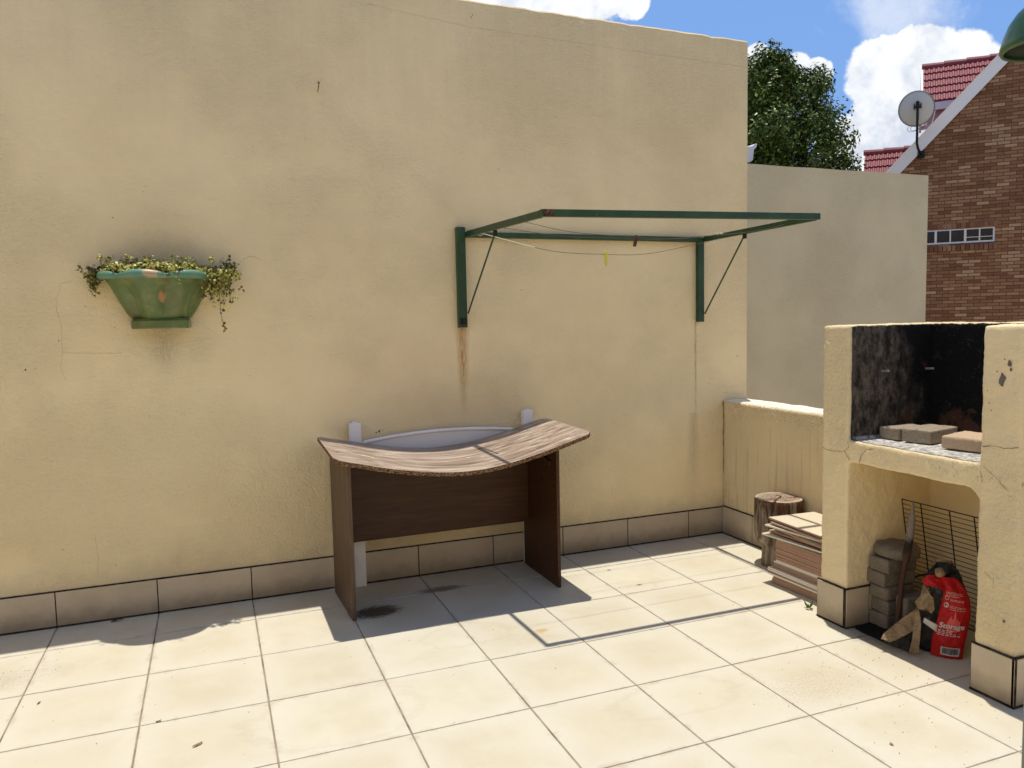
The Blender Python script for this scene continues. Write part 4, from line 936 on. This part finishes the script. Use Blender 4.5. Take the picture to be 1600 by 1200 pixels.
tag(bevel(from_bm('gutter_end', bm, M_gut), .004), 'small white gutter end peeking out past the edge of the tall wall', 'gutter')
# its house: the pale outbuilding behind the tall wall that carries the gutter
tag(boxo('outbuilding', 3.4, 7.36, 3.0, 6.0, -.35, 3.43, M_grey), 'plain outbuilding hidden behind the tall wall and carrying the white gutter', 'building')

# ------------------------------------------------------------ brick house (local frame: x right along gable, y into the house)
ANG = R(42)
hs = empty('brick_house', (16, 6.378, -.35), 'brown face-brick gabled house with maroon tiled dormers at the right', 'house', rz=ANG - pi / 2)
ZB = .35
m = Mat('face_brick', .9, .15); bt = m.nt.nodes.new('ShaderNodeTexBrick')
x, y, z = m.xyz(); cb = m.nt.nodes.new('ShaderNodeCombineXYZ'); m.nt.links.new(x.so, cb.inputs[0]); m.nt.links.new(z.so, cb.inputs[1]); m.nt.links.new(cb.outputs[0], bt.inputs['Vector'])
bt.inputs['Scale'].default_value = 1; bt.inputs['Brick Width'].default_value = .222; bt.inputs['Row Height'].default_value = .0672; bt.inputs['Mortar Size'].default_value = .0060; bt.inputs['Mortar Smooth'].default_value = .15; bt.inputs['Bias'].default_value = 0
bt.inputs['Color1'].default_value = (.0, .0, .0, 1); bt.inputs['Color2'].default_value = (1, 1, 1, 1); bt.inputs['Mortar'].default_value = (.5, .5, .5, 1)
sp = m.nt.nodes.new('ShaderNodeSeparateColor'); m.nt.links.new(bt.outputs[0], sp.inputs[0]); bv_ = X(m.nt, sp.outputs[0])
c = m.ramp(bv_, [(0, (.20, .088, .042)), (.4, (.29, .140, .068)), (.8, (.38, .205, .108)), (1, (.50, .32, .18))])
c = m.mix(sstep(m.noise(30, 4, .7), .5, .68) * .5, c, (.11, .045, .028)); c = m.mix(X(m.nt, bt.outputs[1]), c, (.085, .055, .038)); m.col(c)
m.bump(1.0 - X(m.nt, bt.outputs[1]), .008, .7); M_brick = m
APX, APZ = 2.3, 9.05
def roofz(xl): return 6.612 + (xl - .05) * 1.0545
# gable wall with a window hole
bm = bmesh.new(); zt = lambda xl: (roofz(xl) if xl < APX else roofz(2 * APX - xl)) + ZB - .16
wx0, wx1, wz0, wz1 = -1.66, .0, 2.947 + ZB, 3.237 + ZB
xs = [-5.2, wx0, wx1, APX, 2 * APX + 5.2]
def q(pts, y=0):
    return bm.faces.new([bm.verts.new((p[0], y, p[1])) for p in pts])
q([(xs[0], 0), (wx0, 0), (wx0, zt(wx0)), (xs[0], zt(xs[0]))]); q([(wx0, 0), (wx1, 0), (wx1, wz0), (wx0, wz0)]); q([(wx0, wz1), (wx1, wz1), (wx1, zt(wx1)), (wx0, zt(wx0))])
q([(wx1, 0), (APX, 0), (APX, zt(APX)), (wx1, zt(wx1))]); q([(APX, 0), (xs[4], 0), (xs[4], zt(xs[4])), (APX, zt(APX))])
for (a_, b_) in (((wx0, wz0), (wx1, wz0)), ((wx1, wz0), (wx1, wz1)), ((wx1, wz1), (wx0, wz1)), ((wx0, wz1), (wx0, wz0))):   # reveals
    bm.faces.new([bm.verts.new(p) for p in ((a_[0], 0, a_[1]), (b_[0], 0, b_[1]), (b_[0], .11, b_[1]), (a_[0], .11, a_[1]))])
for xw in (xs[0], xs[4]): bm.faces.new([bm.verts.new(p) for p in ((xw, 0, 0), (xw, 10, 0), (xw, 10, zt(xw)), (xw, 0, zt(xw)))])
bm.faces.new([bm.verts.new(p) for p in ((xs[0], 10, 0), (xs[4], 10, 0), (xs[4], 10, zt(xs[4])), (APX, 10, zt(APX)), (xs[0], 10, zt(xs[0])))])
me = bpy.data.meshes.new('wall'); bm.to_mesh(me); bm.free(); link('wall', me, M_brick, hs)
# soldier courses
def soldier(name, z0, z1, y0, y1):
    bm = bmesh.new(); x_ = wx0 - .05; rn = random.Random(7)
    while x_ < wx1 + .03: box(bm, x_ + .006, x_ + .074, y0, y1 + rn.uniform(-.002, .002), z0, z1); x_ += .08
    return bevel(from_bm(name, bm, M_sold, hs), .004, 1)
m = Mat('soldier_brick', .9, .15); m.col(m.ramp(m.island(), [(0, (.15, .065, .036)), (.5, (.25, .125, .075)), (1, (.36, .22, .14))])); M_sold = m
soldier('brick_sill', wz0 - .150, wz0 - .035, -.035, .05); soldier('brick_lintel', wz1 + .012, wz1 + .115, -.004, .03)
boxo('mortar_shadow_gap', wx0 - .05, wx1 + .03, -.002, .02, wz0 - .154, wz0 - .150, M_joint, hs)
# window
M_wf = Mat('white_window_paint', .45, .4).col((.70, .69, .66))
bm = bmesh.new(); fy0, fy1 = .01, .06
def fx(x0, x1, z0, z1, y0=fy0, y1=fy1): box(bm, x0, x1, y0, y1, z0, z1)
fx(wx0, wx1, wz1 - .022, wz1 - .0005); fx(wx0, wx1, wz0 + .0005, wz0 + .034); fx(wx1 - .034, wx1 - .0005, wz0 + .034, wz1 - .022); fx(wx0 + .0005, wx0 + .03, wz0 + .034, wz1 - .022)
PW = (wx1 - wx0) / 6 * .0 + .277; edges = [-.275, -.53 - .02, -.80 - .02, -1.085, -1.37]
for k, e in enumerate((-.262, -.512, -.775, -1.035, -1.31, -1.53)):
    w_ = .021 if k in (1, 3, 5) else .012; fx(e - w_, e + w_, wz0 + .034, wz1 - .022, fy0 + (.0 if k in (1, 3) else .004), fy1)
fx(-.25, -.034, wz0 + .105, wz0 + .118, .015, .04); fx(-.49, -.275, wz0 + .105, wz0 + .118, .015, .04)
wf = from_bm('window', bm, M_wf, hs)
m = Mat('window_glass', .06, .5); m.col((.015, .017, .02)); boxo('pane', wx0 + .02, wx1 - .02, .045, .05, wz0 + .01, wz1 - .01, m, wf)
# roof slabs with profiled tiles on dormers
m = Mat('maroon_roof_tile', .55, .3); c = m.mix(m.noise(5, 5, .6), (.205, .050, .058), (.27, .075, .085)); m.col(m.mix(m.island() * .4, c, (.22, .045, .055))); M_rt = m
def roof_slab(name, p00, p10, p01, nrm, parent, cw=.092, ch=.29, th=.03):
    """pantile surface from p00: p10 = along eave, p01 = up the slope"""
    p00, p10, p01 = Vector(p00), Vector(p10), Vector(p01); U = (p10 - p00); V = (p01 - p00); lu, lv = U.length, V.length; U.normalize(); V.normalize(); Nn = Vector(nrm).normalized()
    bm = bmesh.new(); rows = max(1, round(lv / ch)); cols = max(1, round(lu / cw)); seg = 6
    for r_ in range(rows):
        v0, v1 = lv * r_ / rows, lv * (r_ + 1) / rows + .02
        for c_ in range(cols):
            L = []; 
            for k in range(seg + 1):
                t = k / seg; u_ = lu * (c_ + t) / cols; hgt = .010 * sin(2 * pi * t) 
                L.append([bm.verts.new(p00 + U * u_ + V * v0 + Nn * (th + hgt + .012 - .03)), bm.verts.new(p00 + U * u_ + V * v0 + Nn * (th + hgt + .012)), bm.verts.new(p00 + U * u_ + V * v1 + Nn * (th + hgt - .020))])
            for a_, b_ in zip(L, L[1:]): bm.faces.new((a_[0], b_[0], b_[1], a_[1])); bm.faces.new((a_[1], b_[1], b_[2], a_[2]))
    me = bpy.data.meshes.new(name); bm.to_mesh(me); bm.free(); return link(name, me, M_rt, parent)
z0_ = roofz(-5.6) + ZB; zA = roofz(APX) + ZB
bm = bmesh.new()
for s_ in (0, 1):
    X_ = (lambda v: v) if not s_ else (lambda v: 2 * APX - v)
    pts = [(X_(-5.6), -.02, z0_ - .10), (X_(APX), -.02, zA - .10), (X_(APX), 10.1, zA - .10), (X_(-5.6), 10.1, z0_ - .10)]
    bm.faces.new([bm.verts.new(p) for p in pts])
me = bpy.data.meshes.new('roof'); bm.to_mesh(me); bm.free(); rf = link('roof', me, M_rt, hs); sd = rf.modifiers.new('s', 'SOLIDIFY'); sd.thickness = .05; sd.offset = 0
# verge boards
bm = bmesh.new()
for s_ in (0, 1):
    X_ = (lambda v: v) if not s_ else (lambda v: 2 * APX - v)
    for y0, y1, dz0, dz1 in ((-.075, -.045, -.315, -.0), (-.10, .10, -.0, .022)):
        a_ = [bm.verts.new(p) for p in ((X_(-5.65), y0, z0_ + dz0 - .05), (X_(APX), y0, zA + dz0), (X_(APX), y0, zA + dz1), (X_(-5.65), y0, z0_ + dz1 - .05))]
        b_ = [bm.verts.new(v.co + Vector((0, y1 - y0, 0))) for v in a_]; bm.faces.new(a_); bm.faces.new(b_[::-1])
        for k in range(4): bm.faces.new((a_[k], b_[k], b_[(k + 1) % 4], a_[(k + 1) % 4]))
from_bm('verge_board', bm, Mat('white_fascia', .5).col((.85, .82, .78)), rf)
M_mauve = Mat('mauve_wall', .9).col((.50, .32, .33))
def dormer(xf, zr, yr, half, name='dormer'):
    """ridge along x at (yr, zr), front gable at xf facing -x; runs right into the main roof"""
    xr = (zr - 6.612) / 1.0545 + .05 + .4; ze = zr - half; d = half
    w_ = boxo(name, xf + .12, xr - .2, yr - d + .16, yr + d - .16, ze - 1.2 + ZB, ze + .10 + ZB, M_mauve, hs)
    roof_slab('dormer_roof', (xf + .03, yr - d, ze + ZB), (xr, yr - d, ze + ZB), (xf + .03, yr, zr + ZB), (0, -1, 1), w_)
    roof_slab('dormer_roof', (xr, yr + d, ze + ZB), (xf + .03, yr + d, ze + ZB), (xr, yr, zr + ZB), (0, 1, 1), w_)
    bm = bmesh.new()
    for s_ in (-1, 1):
        a_ = [bm.verts.new(p) for p in ((xf - .02, yr + s_ * (d + .03), ze - .05 + ZB), (xf - .02, yr, zr + .05 + ZB), (xf - .02, yr, zr - .13 + ZB), (xf - .02, yr + s_ * (d + .03), ze - .23 + ZB))]
        b_ = [bm.verts.new(v.co + Vector((.05, 0, 0))) for v in a_]; bm.faces.new(a_); bm.faces.new(b_[::-1])
        for k in range(4): bm.faces.new((a_[k], b_[k], b_[(k + 1) % 4], a_[(k + 1) % 4]))
        box(bm, xf, xr, yr + s_ * (d - .015) - .015, yr + s_ * (d - .015) + .015, ze - .17 + ZB, ze - .012 + ZB)
    # gable infill
    a_ = [bm.verts.new(p) for p in ((xf + .12, yr - d + .1, ze + ZB), (xf + .12, yr + d - .1, ze + ZB), (xf + .12, yr, zr - .05 + ZB))]; bm.faces.new(a_)
    from_bm('barge_board', bm, Mat('white_barge', .5).col((.68, .66, .66)), w_)
    bm = bmesh.new(); n = max(2, round((xr - xf) / .42))
    for k in range(n):
        x0_, x1_ = xf + (xr - xf) * k / n, xf + (xr - xf) * (k + 1) / n + .03
        tube(bm, [(x0_, yr, zr + ZB + .020), (x1_, yr, zr + ZB + .006)], [.085, .075], 12)
    from_bm('ridge_tiles', bm, M_rt, w_, smooth=False)
dormer(-1.33, 7.03, 2.0, .98); dormer(-2.50, 5.27, 2.0, .98)
# satellite dish on the gable
sd_ = empty('satellite_dish', (0, 0, 0), 'grey round satellite dish on a black pole at the brick gable', 'satellite dish')
HM = Matrix.Translation((16, 6.378, -.35)) @ Matrix.Rotation(ANG - pi / 2, 4, 'Z')
sd_.matrix_world = HM @ Matrix.Translation((-1.42, -.02, 4.82 + ZB))
bm = bmesh.new(); rings = []
for k in range(9):
    r_ = .335 * k / 8; dpt = -.066 * (1 - (k / 8) ** 2)
    rings.append([bm.verts.new((cos(t * pi / 24) * r_ * .96, dpt, sin(t * pi / 24) * r_)) for t in range(48)] if k else [bm.verts.new((0, dpt, 0))])
for t in range(48): bm.faces.new((rings[0][0], rings[1][t], rings[1][(t + 1) % 48]))
for a_, b_ in zip(rings[1:], rings[2:]):
    for t in range(48): bm.faces.new((a_[t], a_[(t + 1) % 48], b_[(t + 1) % 48], b_[t]))
M_dish = Mat('dish_grey', .55, .3).col((.60, .59, .54))
o = from_bm('reflector', bm, M_dish, sd_, smooth=True); s_ = o.modifiers.new('s', 'SOLIDIFY'); s_.thickness = .012; o.location = (-.02, -.42, .80); o.rotation_euler = (R(14), 0, R(-6))
bm = bmesh.new(); tube(bm, [(cos(t * pi / 24) * .335 * .96, 0, sin(t * pi / 24) * .335) for t in range(49)], .010, 6); r2 = from_bm('reflector_rim', bm, Mat('rim_dark_grey', .5).col((.22, .23, .22)), o)
bm = bmesh.new(); tube(bm, [(0, -.55, .88), (0, -.55, .10), (.02, -.48, .01), (.08, -.06, -.04)], .024, 10); from_bm('pole', bm, M_bolt, sd_)
bm = bmesh.new(); box(bm, .02, .15, -.06, .02, -.11, .03); from_bm('wall_plate', bm, M_bolt, sd_); bm = bmesh.new(); tube(bm, [(0, -.55, .84), (0, -.55, .91)], .032, 10); box(bm, -.06, .06, -.56, -.46, .79, .82); box(bm, -.07, -.055, -.56, -.45, .78, .87); box(bm, .055, .07, -.56, -.45, .78, .87)
from_bm('bracket', bm, M_bolt, sd_)
bm = bmesh.new()
for cx_, r_ in ((-.09, .085), (-.06, .06)): tube(bm, [(cx_ + cos(t * pi / 12) * r_, -.52, .40 + sin(t * pi / 12) * r_ * .75) for t in range(25)], .005, 5)
tube(bm, [(0, -.53, .40), (.1, -.46, .36), (.26, -.30, .50), (.33, .2, .85)], .006, 5); from_bm('cable_loop', bm, Mat('cable', .6).col((.30, .30, .30)), sd_)
bm = bmesh.new(); tube(bm, [(.0, -.45, .50), (.10, .05, .55), (.14, .30, .64)], .010, 6); box(bm, .11, .18, .28, .36, .60, .68); from_bm('feed_arm', bm, M_dish, sd_)

# ------------------------------------------------------------ tree
tr = empty('tree', (11.3, 7.6, -.35), 'dark green leafy tree rising behind the grey wall beside the tall wall', 'tree')
T0 = tr.location
bm = bmesh.new(); tube(bm, [(0, 0, 0), (.05, 0, 1.2), (-.05, .05, 3), (.05, .1, 5.2)], [.24, .19, .14, .05], 12)
rnd = random.Random(9)
for k in range(26):
    z_ = rnd.uniform(1.8, 5.0); a_ = rnd.uniform(0, 2 * pi); L = rnd.uniform(.7, 1.4)
    tube(bm, [(0, .03, z_), (cos(a_) * L * .5, sin(a_) * L * .5, z_ + .35), (cos(a_) * L, sin(a_) * L, z_ + .75)], [.06, .04, .012], 6)
from_bm('trunk', bm, M_bark, tr)
CL = []
# crown clumps given as world (x, z) in the plane y=7 with depth offsets
core = [(11.0, 4.9, .95), (11.6, 4.7, 1.0), (11.75, 5.2, .85), (10.95, 5.55, .70), (11.8, 4.1, 1.0), (12.25, 4.1, .75), (10.4, 4.7, .9), (10.5, 5.35, .7), (10.4, 4.1, .9), (11.4, 3.5, .9), (11.9, 3.3, .8), (11.5, 5.7, .5)]
tips = [(10.95, 6.22, .30), (10.75, 6.02, .28), (11.35, 5.95, .32), (11.75, 6.0, .30), (12.0, 5.95, .24), (12.1, 5.62, .26), (12.2, 5.3, .28), (12.12, 5.0, .28), (12.45, 4.72, .28), (12.65, 4.5, .26), (12.72, 4.25, .25), (12.6, 4.0, .28), (12.35, 3.75, .30), (12.3, 3.5, .30), (10.6, 5.9, .28), (11.5, 5.5, .4), (11.9, 4.8, .4), (11.2, 5.6, .4)]
leaves = []; 
def clump(c, r_, n, sz):
    c = Vector(c)
    for _ in range(n):
        d = Vector((rnd.gauss(0, 1), rnd.gauss(0, 1), rnd.gauss(0, 1))).normalized(); rr = r_ * (rnd.random() ** .38)
        nz = noise.noise((c + d * rr) * 2.1) + .5 * noise.noise((c + d * rr) * 5)
        if nz < -.30: continue
        p = c + d * rr * (1 + .22 * noise.noise((c + d) * 3)); leaves.append((p, (d + Vector((rnd.gauss(0, .6), rnd.gauss(0, .6), rnd.gauss(.5, .6)))).normalized(), sz * rnd.uniform(.7, 1.3)))
for x_, z_, r_ in core:
    for dy in (-.5, .5):
        for k in range(13):
            d = Vector((rnd.gauss(0, 1), rnd.gauss(0, .8), rnd.gauss(0, 1))).normalized(); clump(Vector((x_ - .03, 7.55 + dy, z_ + .06)) + d * r_ * .78, r_ * .36, 260, .075)
for x_, z_, r_ in tips: clump((x_ - .06, 7.1 + rnd.uniform(-.3, .4), z_), r_ * .95, 560, .066); clump((x_ - .1, 7.7, z_ - .1), r_, 380, .07)
vs, fs = [], []
for p, nrm, sz in leaves:
    t = nrm.orthogonal().normalized(); t.rotate(Matrix.Rotation(rnd.uniform(0, 6.28), 3, nrm)); b_ = nrm.cross(t); p = p - T0; i = len(vs)
    vs += [p - t * sz * .5, p + b_ * sz * .28 + nrm * sz * .08, p + t * sz * .5, p - b_ * sz * .28 + nrm * sz * .08]; fs.append((i, i + 1, i + 2, i + 3))
me = bpy.data.meshes.new('crown'); me.from_pydata(vs, [], fs); link('crown', me, M_leaf, tr)
print('tree leaves', len(fs))

# ------------------------------------------------------------ post and lamp at the right edge, near the camera
m = Mat('weathered_grey_post', .7, .3); m.col(m.mix(m.noise(7, 5, .7, sc=(1, 1, .3)), (.20, .21, .16), (.33, .32, .26))); 
o = boxo('metal_post', 0, .075, -.075, 0, 0, 2.55, m, None, .006); o.location = (2.655, -3.775, 0); o.rotation_euler = (0, 0, R(-12)); tag(o, 'grey-green square post right at the edge beside the camera', 'post')
lt = empty('hanging_lamp', (2.494, -3.893, 1.972), 'green metal bell-shaped lamp hanging near the camera at top right', 'lamp')
m = Mat('lamp_green', .35, .5); c = m.mix(sstep(m.noise(9, 4, .6), .4, .66), (.020, .065, .026), (.060, .115, .035)); m.col(c)
bm = bmesh.new(); prof = [(.0585, .0), (.061, .004), (.060, .010), (.056, .024), (.050, .040), (.040, .055), (.028, .066), (.022, .085), (.016, .09)]
inn = [(r_ - .004, z_ + .001) for r_, z_ in prof]; pf = inn[::-1] + prof; rings = [[bm.verts.new((cos(t * pi / 24) * r_, sin(t * pi / 24) * r_, z_)) for t in range(48)] for r_, z_ in pf]
for a_, b_ in zip(rings, rings[1:]):
    for t in range(48): bm.faces.new((a_[t], a_[(t + 1) % 48], b_[(t + 1) % 48], b_[t]))
bm.faces.new(rings[-1])
o = from_bm('lamp_shade', bm, m, lt, smooth=True)
bm = bmesh.new(); tube(bm, [(0, 0, .006), (0, 0, .020), (0, 0, .040)], [.0535, .0485, .036], 40); from_bm('dark_inside', bm, Mat('dark_inside', .9).col((.02, .025, .015)), o, smooth=True)  # near-black plug filling the inside of the bell
bm = bmesh.new(); tube(bm, [(0, 0, .086), (0, 0, .155)], [.018, .012], 16); tube(bm, [(0, 0, .15), (.05, .035, .19), (.155, .108, .20)], .009, 10); from_bm('lamp_bracket', bm, M_bolt, lt)
bm = bmesh.new(); tube(bm, [(0, 0, .08), (0, 0, .05)], .014, 14); bmesh.ops.create_icosphere(bm, subdivisions=2, radius=.018, matrix=Matrix.Translation((0, 0, .036))); from_bm('bulb', bm, Mat('dark_bulb', .2, .5).col((.05, .05, .045)), lt, smooth=True)

# ------------------------------------------------------------ floor litter
M_dry = Mat('dry_leaf', .9).col((.06, .035, .022)); M_dry2 = Mat('dry_leaf_tan', .9).col((.26, .18, .10))
def litter(x_, y_, s_, rz, mat, label, asp=.5):
    bm = bmesh.new(); n = 10; rn = random.Random(int(x_ * 977)); c_ = bm.verts.new((0, 0, s_ * .28)); rg_ = [bm.verts.new((cos(2 * pi * k / n) * s_ * rn.uniform(.5, 1.1), sin(2 * pi * k / n) * s_ * asp * rn.uniform(.5, 1.1), rn.uniform(0.001, s_ * .35))) for k in range(n)]
    for k in range(n): bm.faces.new((c_, rg_[k], rg_[(k + 1) % n]))
    o = from_bm('dry_leaf', bm, mat); o.location = (x_, y_, .0012); o.rotation_euler = (0, 0, rz); tag(o, label, 'leaf')
litter(.79, -.045, .034, .2, M_dry, 'dark curled dry leaf on the floor against the tile skirting'); litter(.58, -.95, .012, 1.0, M_dry, 'small dark dry leaf on the sunlit floor left of the desk')
litter(1.07, -1.33, .013, .3, M_dry, 'small brown dry leaf in a floor tile centre near the bottom left'); litter(1.22, -1.59, .030, .6, M_dry2, 'pale flake of dry leaf on the floor at the bottom left', .25)
litter(3.62, -2.62, .012, 1.2, M_dry2, 'tiny tan dry leaf on the floor at the bottom right')
bm = bmesh.new(); rnd = random.Random(77)
for k in range(420):
    x_, y_ = rnd.uniform(-.5, 4.25), -rnd.random() ** 1.3 * 3.4; 
    if rnd.random() < .35: x_ = 4.2 - abs(rnd.gauss(0, .3)); y_ = -2.2 + rnd.gauss(0, .35)
    if rnd.random() < .2: x_ = rnd.uniform(0, .6); y_ = -.5 + rnd.gauss(0, .15)
    s_ = rnd.uniform(.0008, .0028); pp = [bm.verts.new((x_ + cos(q_ * 2.09) * s_, y_ + sin(q_ * 2.09) * s_, .0012)) for q_ in range(3)] + [bm.verts.new((x_, y_, .0012 + s_))]
    for f_ in ((0, 1, 3), (1, 2, 3), (2, 0, 3)): bm.faces.new([pp[i_] for i_ in f_])
tag(from_bm('grit', bm, M_dry, None), 'scattered dark grit and crumbs over the floor tiles', 'grit', kind='stuff')
